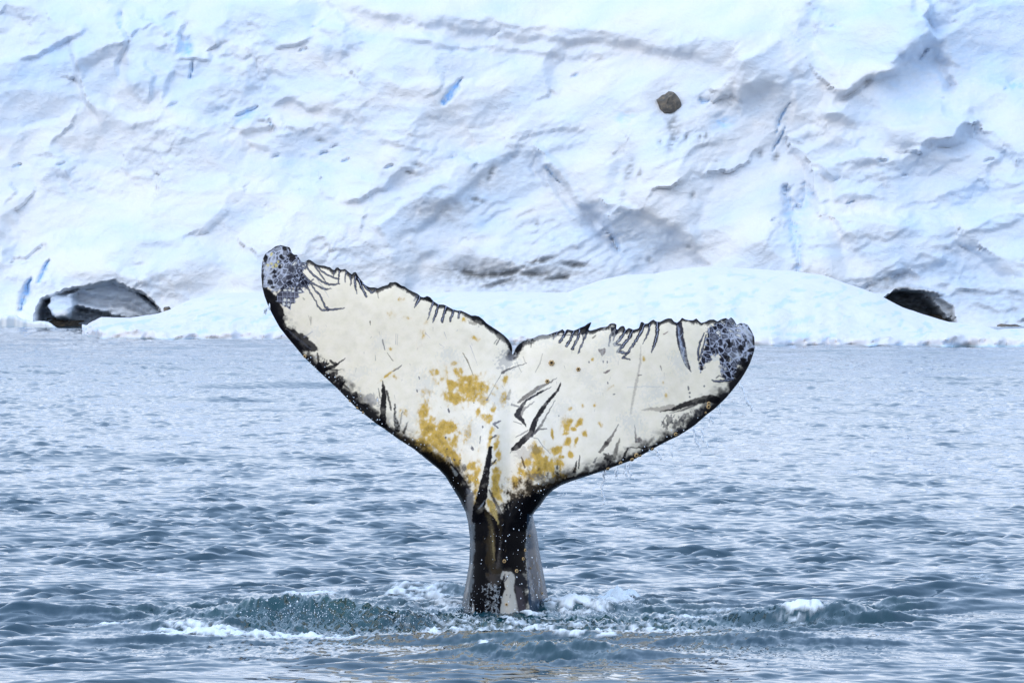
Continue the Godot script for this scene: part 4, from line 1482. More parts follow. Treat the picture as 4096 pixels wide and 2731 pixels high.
	stroke(v2([1212, 1348, 1245, 1326]), [6, 5], Vector3(0.35, 0.35, 0.42), 0.5, 4.0)
	# ---- the left tip
	netting([1034, 1110, 1035, 1060, 1050, 1010, 1094, 982, 1130, 978, 1160, 1005, 1190, 1022, 1204, 1048, 1220, 1052, 1222, 1070, 1208, 1088, 1218, 1104, 1240, 1130, 1222, 1152, 1160, 1156, 1118, 1162, 1090, 1168, 1068, 1156, 1042, 1140], 27.0, -0.9, 1.5, 0.20, [[1062, 1090, 26, 60, 1.0], [1078, 1148, 34, 14, 0.9], [1070, 1030, 24, 34, 0.9], [1110, 1010, 30, 26, 0.5], [1130, 1085, 30, 40, 0.35]], 731)
	for q in [[1053, 1035, 9, 16, ink], [1116, 1025, 8, 9, ink], [1132, 993, 8, 8, ink], [1040, 1105, 5, 26, ink], [1112, 1066, 6, 9, ink], [1090, 1085, 6, 11, ink], [1160, 1022, 18, 10, ink], [1072, 1128, 11, 12, ink], [1083, 1148, 9, 5, ink], [1160, 1075, 14, 12, slate], [1150, 1108, 15, 10, slate]]:
		spot(q[0], q[1], q[2], q[3], 0.0, q[4], 0.92, 0.4)
	for q in [[1076, 1015, 5, 8], [1096, 1060, 8, 8], [1105, 1045, 6, 5], [1077, 1053, 6, 4], [1062, 1060, 6, 6], [1085, 1068, 6, 4]]:
		spot(q[0], q[1], q[2], q[3], 0.0, Vector3(0.68, 0.58, 0.22), 0.75, 0.8)
	patch([1122, 1155, 1200, 1151, 1211, 1168, 1191, 1175, 1192, 1188, 1175, 1193, 1175, 1211, 1159, 1218, 1155, 1238, 1137, 1225, 1120, 1220, 1102, 1206, 1100, 1177, 1113, 1164], Vector3(0.045, 0.045, 0.07), 0.97, 3.0, 3.0)
	for q in [[1132, 1199, 6, 7], [1148, 1200, 5, 6], [1129, 1216, 7, 6], [1148, 1219, 5, 7], [1134, 1160, 8, 4], [1153, 1160, 7, 4], [1166, 1163, 5, 5], [1195, 1164, 8, 4]]:
		spot(q[0], q[1], q[2], q[3], 0.1, Vector3(0.70, 0.68, 0.62), 0.95, 0.3)
	for q in [[1112, 1197, 7, 6], [1163, 1200, 6, 6], [1178, 1180, 6, 6], [1164, 1180, 5, 6], [1150, 1180, 6, 6], [1132, 1180, 7, 6]]:
		spot(q[0], q[1], q[2], q[3], 0.1, Vector3(0.16, 0.16, 0.20), 0.8, 0.4)
	for q in [[1096, 1204, 1176, 1206], [1102, 1186, 1190, 1187], [1112, 1168, 1208, 1169], [1120, 1222, 1160, 1216], [1124, 1165, 1124, 1218], [1142, 1156, 1140, 1226], [1158, 1156, 1156, 1236], [1173, 1154, 1172, 1210], [1186, 1152, 1188, 1188], [1102, 1180, 1103, 1206], [1199, 1152, 1210, 1168], [1137, 1225, 1156, 1238]]:
		stroke(v2(q), [2.2, 2.2], Vector3(0.46, 0.48, 0.58), 0.85, 1.6)
	rake([1200, 1060, 1204, 1090, 1219, 1112, 1239, 1129, 1269, 1144, 1297, 1156, 1323, 1153], [5, 8, 8, 9, 8, 8, 2])
	rake([1219, 1053, 1228, 1077, 1254, 1103, 1284, 1125, 1310, 1136, 1330, 1138, 1354, 1134], [6, 8, 9, 9, 9, 8, 5])
	rake([1260, 1062, 1280, 1081, 1306, 1099, 1334, 1110, 1354, 1115], [6, 7, 7, 7, 5])
	rake([1254, 1064, 1273, 1088, 1291, 1114, 1301, 1128], [5, 7, 6, 2])
	rake([1130, 1128, 1160, 1140, 1200, 1146, 1222, 1136, 1250, 1115], [5, 6, 6, 6, 4])
	rake([1180, 1060, 1200, 1110, 1228, 1150], [6, 7, 6])
	rake([1150, 1090, 1190, 1128, 1222, 1152], [5, 7, 6])
	rake([1215, 1133, 1228, 1155, 1245, 1183, 1261, 1207, 1269, 1227, 1284, 1240, 1312, 1239], [6, 7, 7, 6, 6, 8, 9])
	rake([1239, 1135, 1254, 1157, 1274, 1177, 1287, 1203, 1297, 1227, 1317, 1237, 1345, 1236, 1375, 1231], [6, 7, 8, 8, 9, 9, 8, 4])
	stroke(v2([1260, 1112, 1290, 1150, 1312, 1190]), [3, 4, 1], Vector3(0.35, 0.35, 0.4), 0.55, 3.0)
	rake([1354, 1081, 1351, 1114, 1351, 1134], [8, 6, 4])
	rake([1381, 1083, 1379, 1110, 1378, 1127], [8, 5, 3])
	rake([1334, 1085, 1330, 1103], [7, 4])
	rake([1397, 1099, 1402, 1120, 1400, 1141], [8, 8, 5])
	rake([1419, 1104, 1419, 1144, 1425, 1172], [12, 8, 4])
	rake([1430, 1112, 1445, 1148, 1464, 1186], [16, 12, 7])
	rake([1449, 1130, 1471, 1159, 1486, 1170, 1503, 1158], [12, 9, 9, 6])
	stroke(v2([1507, 1164, 1513, 1191]), [6, 2], brown, 0.8, 2.0)
	spot(1210, 1194, 6, 4, 0.8, Vector3(0.3, 0.27, 0.2), 0.6, 0.6)
	for q in [[1240, 1268, 1238, 1300, 6, 3, 0.5], [1230, 1262, 1240, 1292, 3, 3, 0.5]]:
		stroke(v2([q[0], q[1], q[2], q[3]]), [q[4], q[5]], Vector3(0.30, 0.24, 0.20), q[6], 3.0)
	# ---- teeth marks along the left trailing edge
	stroke(v2([1666, 1186, 1656, 1202]), [12, 5], Vector3(0.12, 0.13, 0.17), 0.7, 6.0)
	rake([1680, 1184, 1668, 1208, 1658, 1228], [13, 10, 5])
	rake([1734, 1204, 1722, 1235, 1710, 1278], [12, 9, 3])
	rake([1753, 1218, 1744, 1250, 1731, 1288], [14, 11, 4])
	rake([1783, 1226, 1776, 1253, 1767, 1286], [15, 12, 9])
	rake([1813, 1238, 1808, 1258, 1800, 1281], [14, 11, 10])
	rake([1838, 1244, 1832, 1271], [11, 8])
	spot(1600, 1138, 26, 8, 0.4, ink, 0.9, 0.6)
	spot(1712, 1196, 18, 8, 0.3, ink, 0.9, 0.5)
	patch([1880, 1262, 1915, 1264, 1945, 1292, 2000, 1330, 1985, 1334, 1930, 1300, 1895, 1285], ink, 0.85, 8.0, 5.0)
	spot(1892, 1292, 20, 7, 0.5, brown, 0.55, 0.9)
	# ---- the notch
	patch([2020, 1350, 2048, 1380, 2049, 1420, 2062, 1395, 2082, 1372, 2092, 1378, 2075, 1410, 2062, 1432, 2044, 1440, 2028, 1424, 2034, 1400], ink, 0.95, 8.0, 5.0)
	spot(2026, 1440, 34, 40, 0.4, Vector3(0.32, 0.31, 0.32), 0.5, 1.0)
	stroke(v2([1986, 1375, 1998, 1352]), [6, 4], ink, 0.7, 3.0)
	stroke(v2([1976, 1372, 1988, 1356]), [4, 4], ink, 0.6, 3.0)
	stroke(v2([2124, 1362, 2123, 1388]), [8, 3], ink, 0.8, 3.0)
	# ---- the right trailing edge
	rake([2230, 1326, 2222, 1340, 2212, 1354], [9, 7, 5])
	rake([2261, 1326, 2250, 1348, 2238, 1368], [17, 12, 11])
	rake([2293, 1323, 2285, 1348, 2265, 1382], [14, 11, 11])
	rake([2319, 1315, 2311, 1348, 2289, 1395], [14, 11, 11])
	rake([2350, 1316, 2334, 1361, 2322, 1385, 2311, 1412], [11, 6, 9, 4])
	rake([2330, 1336, 2333, 1362], [6, 4])
	patch([2318, 1313, 2342, 1300, 2366, 1288, 2352, 1320, 2345, 1336, 2324, 1334], ink, 0.95, 4.0, 3.0)
	stroke(v2([2232, 1340, 2300, 1338, 2350, 1330]), [4, 8, 7], slate, 0.75, 5.0)
	patch([2443, 1310, 2466, 1300, 2474, 1330, 2452, 1346, 2438, 1344], Vector3(0.03, 0.03, 0.05), 0.97, 4.0, 4.0)
	rake([2441, 1340, 2434, 1382], [8, 6])
	rake([2458, 1340, 2452, 1360], [7, 5])
	rake([2503, 1316, 2480, 1355, 2456, 1377, 2493, 1381], [16, 11, 11, 8])
	rake([2532, 1316, 2518, 1348, 2486, 1387, 2470, 1405, 2508, 1412], [15, 13, 11, 11, 8])
	rake([2578, 1292, 2564, 1327, 2539, 1368, 2508, 1413, 2490, 1430, 2518, 1436], [15, 13, 11, 9, 9, 6])
	rake([2600, 1298, 2590, 1337, 2569, 1375], [11, 7, 3])
	rake([2630, 1288, 2630, 1324, 2623, 1362, 2605, 1408], [18, 16, 15, 6])
	patch([2704, 1290, 2730, 1288, 2736, 1342, 2744, 1383, 2751, 1431, 2766, 1487, 2743, 1465, 2726, 1424, 2713, 1388, 2706, 1342], Vector3(0.03, 0.03, 0.05), 0.96, 3.0, 3.0)
	stroke(v2([2716, 1310, 2720, 1350, 2730, 1400, 2742, 1450]), [6, 11, 15, 6], Vector3(0.24, 0.27, 0.36), 0.85, 5.0)
	for q in [[2712, 1300, 2718, 1350, 2714, 1345, 2726, 1390], [2734, 1330, 2720, 1350, 2726, 1372, 2720, 1390], [2722, 1372, 2738, 1405, 2732, 1432, 2748, 1460], [2718, 1380, 2740, 1392, 2730, 1420, 2744, 1430]]:
		stroke(v2(q), [1.8, 2.2, 2.2, 1.8], Vector3(0.50, 0.54, 0.66), 0.85, 1.6)
	rake([2819, 1332, 2801, 1373, 2794, 1408, 2797, 1440], [5, 9, 8, 9])
	rake([2828, 1340, 2815, 1390, 2802, 1430], [6, 8, 8])
	netting([2830, 1306, 2863, 1296, 2921, 1270, 2955, 1300, 2990, 1290, 3034, 1367, 3028, 1403, 2990, 1450, 2960, 1462, 2950, 1498, 2939, 1522, 2904, 1524, 2888, 1490, 2880, 1444, 2883, 1424, 2847, 1422, 2850, 1442, 2827, 1454, 2817, 1475, 2805, 1490, 2794, 1462, 2801, 1434, 2819, 1393, 2829, 1342], 28.0, 0.75, 1.35, 0.20, [[2990, 1330, 34, 36, 1.0], [2998, 1390, 26, 34, 0.7], [2960, 1425, 40, 16, 0.8], [2935, 1340, 30, 50, 0.35], [2948, 1290, 24, 18, 0.5]], 751)
	for q in [[2972, 1390, 18, 12, -0.6], [3010, 1400, 14, 8, -0.4], [3022, 1368, 5, 14, 0.0], [2925, 1380, 14, 10, -0.6], [2915, 1435, 14, 12, 0.6], [2990, 1362, 6, 6, 0.0], [2980, 1450, 20, 20, 0.6], [2960, 1490, 12, 26, 0.5]]:
		spot(q[0], q[1], q[2], q[3], q[4], ink, 0.9, 0.5)
	patch([2880, 1280, 2920, 1274, 2933, 1268, 2950, 1296, 2930, 1300, 2905, 1290, 2880, 1296], ink, 0.6, 6.0, 5.0)
	patch([2847, 1424, 2866, 1428, 2878, 1424, 2882, 1440, 2856, 1444], Vector3(0.72, 0.69, 0.62), 0.8, 4.0, 3.0)
	rake([2850, 1521, 2870, 1526, 2901, 1524, 2940, 1518], [5, 10, 10, 7])
	stroke(v2([2868, 1513, 2880, 1503, 2892, 1508]), [4, 5, 4], slate, 0.8, 3.0)
	# ---- scratches and freckles on the right fluke
	patch([2393, 1396, 2419, 1391, 2422, 1407, 2407, 1425], Vector3(0.12, 0.08, 0.08), 0.9, 4.0, 4.0)
	patch([2412, 1488, 2443, 1475, 2422, 1497], Vector3(0.14, 0.10, 0.10), 0.85, 3.0, 3.0)
	stroke(v2([2370, 1350, 2382, 1340]), [7, 4], brown, 0.75, 3.0)
	stroke(v2([2655, 1336, 2673, 1326]), [5, 2], Vector3(0.2, 0.11, 0.1), 0.8, 2.0)
	stroke(v2([2169, 1413, 2159, 1452, 2141, 1486]), [3, 4, 3], Vector3(0.30, 0.26, 0.22), 0.6, 3.0)
	stroke(v2([2008, 1490, 2030, 1476, 2063, 1465, 2104, 1451]), [10, 7, 5, 3], Vector3(0.06, 0.055, 0.06), 0.88, 2.0)
	stroke(v2([2066, 1448, 2076, 1470, 2085, 1486]), [3, 3, 2], brown, 0.6, 2.0)
	stroke(v2([2092, 1425, 2100, 1448]), [4, 3], brown, 0.5, 3.0)
	stroke(v2([2563, 1380, 2560, 1450, 2545, 1530, 2530, 1600, 2522, 1652]), [2, 8, 10, 10, 5], Vector3(0.50, 0.43, 0.36), 0.62, 5.0)
	stroke(v2([2552, 1500, 2566, 1498]), [5, 3], Vector3(0.12, 0.09, 0.08), 0.8, 2.0)
	stroke(v2([2641, 1463, 2647, 1481]), [6, 2], Vector3(0.25, 0.2, 0.18), 0.7, 2.0)
	stroke(v2([2510, 1548, 2580, 1544, 2640, 1547]), [3, 4, 6], Vector3(0.52, 0.52, 0.55), 0.45, 5.0)
	for q in [[2755, 1553, 4, 9], [2760, 1571, 4, 4], [2760, 1587, 3.5, 4.5], [2819, 1545, 3.5, 4.5], [2412, 1445, 3, 5], [2428, 1446, 3, 6], [2355, 1446, 3, 4], [2455, 1575, 6, 2.5], [2430, 1530, 2.5, 5]]:
		spot(q[0], q[1], q[2], q[3], -0.2, Vector3(0.08, 0.08, 0.10), 0.8, 0.4)
	stroke(v2([2565, 1640, 2600, 1634, 2640, 1636, 2690, 1626]), [2, 12, 18, 22], Vector3(0.22, 0.17, 0.14), 0.6, 5.0)
	stroke(v2([2640, 1645, 2690, 1638, 2730, 1622, 2790, 1604, 2840, 1594, 2870, 1600]), [2, 10, 22, 26, 30, 30], ink, 0.95, 5.0)
	stroke(v2([2680, 1652, 2730, 1640, 2790, 1618]), [2, 8, 6], ink, 0.8, 4.0)
	for q in [[2676, 1680, 18, 20, 0.5], [2710, 1690, 26, 14, -0.5], [2740, 1668, 26, 10, -0.5], [2722, 1720, 30, 12, -0.5], [2800, 1650, 26, 14, -0.6], [2660, 1700, 14, 12, 0.0]]:
		spot(q[0], q[1], q[2], q[3], q[4], Vector3(0.03, 0.03, 0.04), 0.65, 1.3)
	stroke(v2([2474, 1695, 2455, 1728, 2430, 1766, 2398, 1805]), [2, 8, 18, 12], Vector3(0.07, 0.055, 0.05), 0.85, 4.0)
	spot(2422, 1770, 8, 12, 0.6, Vector3(0.05, 0.04, 0.04), 0.8, 0.6)
	stroke(v2([2537, 1697, 2541, 1730, 2543, 1765]), [2, 7, 9], Vector3(0.10, 0.07, 0.06), 0.8, 3.0)
	spot(2554, 1758, 14, 11, 0.0, Vector3(0.09, 0.07, 0.07), 0.85, 0.5)
	stroke(v2([2479, 1750, 2468, 1780, 2455, 1830]), [3, 14, 18], ink, 0.75, 6.0)
	stroke(v2([2510, 1790, 2490, 1840]), [7, 16], ink, 0.9, 4.0)
	spot(2432, 1828, 22, 14, 0.6, ink, 0.85, 0.8)
	stroke(v2([2516, 1787, 2570, 1790, 2620, 1784]), [3, 6, 14], ink, 0.9, 3.0)
	stroke(v2([2318, 1818, 2313, 1870]), [4, 6], ink, 0.9, 3.0)
	stroke(v2([2307, 1838, 2296, 1884]), [4, 12], ink, 0.9, 3.0)
	stroke(v2([2386, 1826, 2374, 1846]), [4, 10], slate, 0.7, 4.0)
	spot(2227, 1866, 4, 9, 0.0, ink, 0.85, 0.6)
	spot(2226, 1884, 4, 4, 0.0, ink, 0.85, 0.6)
	patch([2216, 1855, 2236, 1860, 2236, 1900, 2218, 1890], Vector3(0.55, 0.56, 0.5), 0.6, 6.0, 5.0)
	spot(2227, 1866, 4, 9, 0.0, ink, 0.8, 0.6)
	# ---- the great scratches of the middle
	stroke(v2([2242, 1528, 2230, 1559, 2184, 1610, 2143, 1671, 2122, 1728, 2071, 1779, 2052, 1792]), [2, 9, 14, 19, 22, 25, 16], Vector3(0.028, 0.024, 0.030), 0.97, 2.5)
	stroke(v2([2056, 1786, 2040, 1808]), [3, 2], Vector3(0.06, 0.05, 0.05), 0.8, 2.0)
	stroke(v2([2219, 1600, 2189, 1651, 2163, 1697, 2122, 1743]), [2, 5, 10, 9], Vector3(0.05, 0.045, 0.05), 0.8, 3.0)
	stroke(v2([2184, 1712, 2153, 1712, 2127, 1740]), [5, 9, 8], Vector3(0.09, 0.08, 0.09), 0.8, 3.0)
	stroke(v2([2062, 1745, 2090, 1730, 2110, 1718]), [3, 6, 5], Vector3(0.10, 0.09, 0.10), 0.7, 2.0)
	stroke(v2([2226, 1508, 2194, 1530, 2153, 1549, 2107, 1580, 2071, 1608]), [2, 8, 16, 17, 7], Vector3(0.085, 0.072, 0.070), 0.8, 3.0)
	stroke(v2([2204, 1544, 2148, 1574, 2102, 1600, 2082, 1630, 2066, 1656, 2087, 1676, 2104, 1702]), [2, 8, 10, 16, 22, 16, 4], Vector3(0.030, 0.028, 0.040), 0.96, 2.5)
	stroke(v2([2136, 1605, 2097, 1630, 2080, 1660]), [2, 10, 10], Vector3(0.14, 0.12, 0.12), 0.7, 4.0)
	stroke(v2([2046, 1615, 2078, 1626]), [8, 5], Vector3(0.10, 0.10, 0.13), 0.8, 3.0)
	stroke(v2([2054, 1682, 2086, 1694]), [3, 4], Vector3(0.12, 0.11, 0.12), 0.7, 2.0)
	stroke(v2([2030, 1590, 2040, 1560]), [16, 6], Vector3(0.22, 0.17, 0.12), 0.6, 5.0)
	stroke(v2([2000, 1681, 1974, 1692, 1992, 1707]), [6, 11, 6], Vector3(0.10, 0.10, 0.13), 0.9, 2.5)
	stroke(v2([1982, 1738, 1960, 1752]), [10, 5], Vector3(0.06, 0.06, 0.08), 0.9, 2.5)
	stroke(v2([1922, 1742, 1918, 1770]), [6, 3], Vector3(0.07, 0.07, 0.09), 0.9, 2.0)
	for q in [[1889, 1788, 6, 9], [1782, 1747, 4, 6], [1816, 1835, 4, 6], [1930, 1703, 4, 6], [1947, 1596, 6, 4], [1795, 1640, 4, 9], [1668, 1562, 3, 7], [1676, 1508, 3, 8], [1788, 1792, 3, 3], [1840, 1836, 3, 3], [1895, 1608, 2.5, 2.5], [2234, 1661, 2, 4]]:
		spot(q[0], q[1], q[2], q[3], -0.25, Vector3(0.07, 0.07, 0.09), 0.88, 0.5)
	spot(1857, 1868, 8, 15, 0.25, Vector3(0.10, 0.10, 0.11), 0.75, 0.5)
	stroke(v2([1850, 1410, 1868, 1440, 1893, 1499]), [3, 6, 3], Vector3(0.22, 0.17, 0.10), 0.8, 2.0)
	stroke(v2([1529, 1358, 1538, 1398]), [6, 3], Vector3(0.09, 0.08, 0.08), 0.9, 2.0)
	stroke(v2([1548, 1411, 1571, 1442]), [3, 4], Vector3(0.30, 0.24, 0.15), 0.8, 2.0)
	stroke(v2([1606, 1458, 1590, 1472, 1570, 1483]), [2, 8, 3], Vector3(0.10, 0.09, 0.10), 0.88, 2.0)
	stroke(v2([2002, 1498, 1975, 1545, 1949, 1595]), [3, 2, 5], Vector3(0.14, 0.13, 0.14), 0.65, 2.0)
	stroke(v2([1479, 1284, 1481, 1299]), [6, 2], Vector3(0.12, 0.09, 0.06), 0.85, 2.0)
	stroke(v2([1583, 1333, 1582, 1375]), [2, 3], Vector3(0.35, 0.32, 0.32), 0.6, 2.0)
	stroke(v2([1590, 1336, 1588, 1378]), [2, 2], Vector3(0.35, 0.32, 0.32), 0.6, 2.0)
	stroke(v2([1500, 1420, 1501, 1440]), [2, 3], Vector3(0.2, 0.18, 0.18), 0.7, 2.0)
	for q in [[1776, 1326, 1786, 1355], [1757, 1374, 1778, 1388], [1700, 1330, 1720, 1350], [1880, 1380, 1910, 1460], [2160, 1540, 2120, 1600], [1830, 1318, 1826, 1324]]:
		stroke(v2(q), [3, 1], Vector3(0.40, 0.38, 0.45), 0.6, 2.0)
	for q in 46:   # freckles
		var fx := 1300.0 + fmod(q * 617.0, 1450.0)
		var fy := 1300.0 + fmod(q * 389.0, 380.0)
		if sd_at(fx, fy) > 70.0:
			stroke(v2([fx, fy, fx + 4.0 - fmod(q * 7.0, 9.0), fy + 6.0 + fmod(q * 5.0, 12.0)]), [2.5, 1.5], Vector3(0.30, 0.26, 0.24), 0.35 + 0.04 * fmod(q, 7.0), 2.0)
	for q in 26:   # soft grey clouds in the white
		var fx := 1260.0 + fmod(q * 733.0, 1560.0)
		var fy := 1330.0 + fmod(q * 271.0, 420.0)
		spot(fx, fy, 26.0 + fmod(q * 11.0, 40.0), 18.0 + fmod(q * 7.0, 22.0), q * 0.7, Vector3(0.66, 0.63, 0.57), 0.28, 1.4)
	stroke(v2([2128, 1745, 2150, 1750, 2170, 1780, 2200, 1810]), [3, 3, 3, 2], Vector3(0.30, 0.30, 0.32), 0.75, 2.0)
	patch([2060, 1800, 2130, 1770, 2150, 1790, 2120, 1830, 2080, 1850], Vector3(0.42, 0.37, 0.33), 0.5, 20.0, 24.0)
	spot(2143, 1795, 18, 18, 0.0, Vector3(0.30, 0.20, 0.06), 0.75, 0.6)
	stroke(v2([2085, 1825, 2098, 1865]), [5, 8], Vector3(0.08, 0.05, 0.04), 0.85, 3.0)
	# ---- the tail stock
	patch([2030, 1960, 2070, 1930, 2110, 1890, 2150, 1900, 2230, 1900, 2290, 1905, 2230, 1950, 2180, 1990, 2130, 2070, 2000, 2080], Vector3(0.12, 0.070, 0.022), 0.8, 80.0, 50.0)
	patch([2050, 1975, 2110, 1940, 2170, 1925, 2290, 1905, 2230, 1950, 2180, 1990, 2130, 2070, 2000, 2080], Vector3(0.02, 0.014, 0.010), 0.85, 50.0, 50.0)
	patch([2128, 1900, 2200, 1905, 2240, 1915, 2200, 1925, 2140, 1925], Vector3(0.40, 0.36, 0.30), 0.3, 16.0, 20.0)
	patch([1600, 1750, 1680, 1780, 1750, 1800, 1830, 1850, 1876, 1920, 1890, 1990, 1862, 2070, 1800, 1960, 1740, 1880, 1660, 1810], Vector3(0.10, 0.065, 0.02), 0.62, 60.0, 40.0)
	patch([1640, 1785, 1710, 1800, 1760, 1836, 1800, 1842, 1828, 1872, 1860, 1910, 1878, 1950, 1880, 1990, 1864, 2070, 1820, 1996, 1766, 1900, 1720, 1860], Vector3(0.014, 0.011, 0.010), 0.96, 40.0, 18.0)
	stroke(v2([1800, 1845, 1828, 1886, 1855, 1924, 1870, 1960]), [4, 12, 20, 26], ink, 0.95, 5.0)
	stroke(v2([1808, 1866, 1824, 1892]), [6, 14], Vector3(0.34, 0.36, 0.36), 0.6, 8.0)
	patch([1884, 2070, 1960, 2040, 2010, 2050, 2110, 2060, 2112, 2300, 2140, 2640, 1828, 2640, 1870, 2320, 1884, 2200], Vector3(0.012, 0.011, 0.013), 0.96, 30.0, 14.0)
	patch([1868, 1950, 1884, 1950, 1900, 2000, 1898, 2100, 1890, 2160, 1884, 2180, 1878, 2100, 1866, 2050], Vector3(0.20, 0.20, 0.21), 0.75, 16.0, 6.0)  # grey sheen along the left side, painted in
	patch([1990, 2130, 1998, 2060, 2030, 2015, 2070, 1985, 2120, 1970, 2180, 1950, 2235, 1930, 2300, 1905, 2250, 1950, 2195, 1990, 2140, 2060, 2116, 2110, 2107, 2200, 2112, 2275, 2100, 2295, 2050, 2275, 2010, 2270, 1994, 2200], Vector3(0.008, 0.008, 0.012), 0.985, 16.0, 12.0)
	patch([1878, 2100, 1905, 2060, 1912, 2300, 1905, 2600, 1830, 2600, 1846, 2440, 1866, 2320, 1880, 2240], Vector3(0.10, 0.115, 0.13), 0.9, 14.0, 5.0)  # lower part of the left sheen, painted bluish grey
	patch([1902, 2060, 1942, 2028, 1960, 2050, 1962, 2093, 1944, 2167, 1948, 2225, 1958, 2278, 1990, 2290, 2012, 2300, 2020, 2340, 2006, 2393, 1996, 2600, 1868, 2600, 1876, 2400, 1892, 2330, 1894, 2269, 1898, 2167, 1900, 2093], Vector3(0.010, 0.010, 0.014), 0.985, 9.0, 6.0)
	patch([1950, 2282, 1990, 2260, 2014, 2282, 2006, 2330, 1960, 2330, 1940, 2310], Vector3(0.10, 0.085, 0.075), 0.6, 26.0, 18.0)
	stroke(v2([1962, 1785, 1955, 1828, 1947, 1868, 1938, 1921, 1928, 1975, 1915, 2030, 1910, 2070]), [15, 25, 24, 32, 40, 46, 46], Vector3(0.010, 0.009, 0.014), 0.98, 5.0)
	stroke(v2([1985, 1834, 1957, 1856]), [4, 13], Vector3(0.022, 0.020, 0.028), 0.92, 3.0)
	stroke(v2([1958, 1955, 1978, 1996, 1995, 2030, 2003, 2060, 2004, 2100]), [8, 12, 14, 18, 20], Vector3(0.035, 0.028, 0.030), 0.9, 6.0)
	stroke(v2([1938, 1994, 1926, 2016, 1912, 2028]), [3, 7, 3], Vector3(0.32, 0.35, 0.40), 0.8, 3.0)
	patch([1950, 2035, 1990, 2040, 2006, 2110, 2004, 2200, 1998, 2285, 1955, 2285, 1944, 2200, 1956, 2100], Vector3(0.055, 0.038, 0.020), 0.75, 14.0, 26.0)
	stroke(v2([1962, 2000, 1976, 2040, 1990, 2085]), [14, 22, 10], Vector3(0.52, 0.39, 0.15), 0.8, 8.0)
	stroke(v2([1968, 2110, 1972, 2170, 1976, 2230]), [5, 9, 4], Vector3(0.34, 0.27, 0.13), 0.6, 8.0)
	stroke(v2([1966, 2060, 1978, 2082, 1988, 2117, 1991, 2161, 1988, 2200, 1983, 2240]), [12, 17, 17, 15, 12, 4], Vector3(0.012, 0.010, 0.016), 0.95, 4.0)
	stroke(v2([1956, 2060, 1966, 2110, 1964, 2170, 1972, 2240]), [22, 16, 14, 10], Vector3(0.10, 0.08, 0.045), 0.6, 12.0)
	stroke(v2([2003, 2160, 1996, 2200, 1990, 2260]), [9, 12, 14], Vector3(0.10, 0.085, 0.08), 0.75, 8.0)
	patch([2011, 2278, 2043, 2278, 2061, 2302, 2055, 2337, 2064, 2387, 2073, 2431, 2078, 2620, 1994, 2620, 2005, 2393, 2017, 2349, 2014, 2316, 2000, 2302], Vector3(0.47, 0.44, 0.39), 0.96, 6.0, 4.0)
	patch([2056, 2330, 2085, 2340, 2110, 2440, 2120, 2620, 2082, 2620, 2070, 2430], Vector3(0.075, 0.062, 0.072), 0.92, 14.0, 8.0)
	patch([2062, 2290, 2104, 2290, 2112, 2400, 2104, 2420, 2090, 2350, 2060, 2330], Vector3(0.03, 0.03, 0.038), 0.95, 16.0, 8.0)
	patch([2108, 2050, 2142, 2050, 2230, 2620, 2104, 2620, 2116, 2440, 2108, 2300, 2103, 2200, 2108, 2120], Vector3(0.030, 0.056, 0.095), 0.98, 5.0, 3.0)  # right flank: bluish sky reflection painted as base colour
	stroke(v2([2014, 2300, 2010, 2330, 2018, 2350]), [8, 12, 8], ink, 0.9, 4.0)
	stroke(v2([2019, 2288, 2018, 2308]), [4, 3], slate, 0.85, 2.0)
	stroke(v2([2036, 2290, 2026, 2304, 2018, 2318]), [3, 5, 4], slate, 0.85, 2.0)
	stroke(v2([2041, 2370, 2039, 2382]), [3, 3], slate, 0.85, 2.0)
	spot(2026, 2371, 3, 3, 0.0, slate, 0.6, 0.4)
	# squiggles of pale scar on the black, left of the pale patch, and dark ones down the flank
	var rng := RandomNumberGenerator.new()
	rng.seed = 5150
	for q in 120:
		var cx := 1990.0 - absf(rng.randfn()) * 26.0
		var cy := rng.randf_range(2325.0, 2450.0)
		if cx > 2006.0 or cx < 1925.0: continue
		var a := rng.randf_range(-0.5, 2.2)
		var l := rng.randf_range(5.0, 13.0)
		stroke(v2([cx, cy, cx + l * cos(a), cy + l * sin(a), cx + l * cos(a) + l * 0.7 * cos(a + 1.2), cy + l * sin(a) + l * 0.7 * sin(a + 1.2)]), [2.0, 4.0, 1.5], Vector3(0.36, 0.39, 0.42), rng.randf_range(0.3, 0.8), 2.0)
	for q in 34:
		var cy := rng.randf_range(2330.0, 2450.0)
		var cx := 1876.0 + rng.randf_range(-8.0, 16.0)
		stroke(v2([cx, cy, cx + rng.randf_range(-3.0, 4.0), cy + rng.randf_range(8.0, 20.0)]), [2.0, 4.0], Vector3(0.26, 0.28, 0.30), rng.randf_range(0.3, 0.6), 2.5)
	spot(1892, 2432, 6, 20, 0.0, Vector3(0.42, 0.40, 0.38), 0.7, 0.6)
	for q in 46:
		var t := rng.randf()
		var cy := lerpf(2225.0, 2440.0, t)
		var cx := lerpf(2136.0, 2172.0, t) + rng.randfn() * 11.0
		stroke(v2([cx, cy, cx + rng.randf_range(-5.0, 5.0), cy + rng.randf_range(8.0, 16.0), cx + rng.randf_range(-3.0, 9.0), cy + rng.randf_range(16.0, 30.0)]), [1.5, 4.5, 1.5], Vector3(0.014, 0.014, 0.02) if q % 3 else Vector3(0.30, 0.36, 0.44), rng.randf_range(0.5, 0.9), 2.0)

	var lut := PackedByteArray()
	lut.resize(4096)
	for k in 4096: lut[k] = int(round(255.0 * lin(k / 4095.0, 0, 0).r))
	var bytes := PackedByteArray()
	bytes.resize(total * 3)
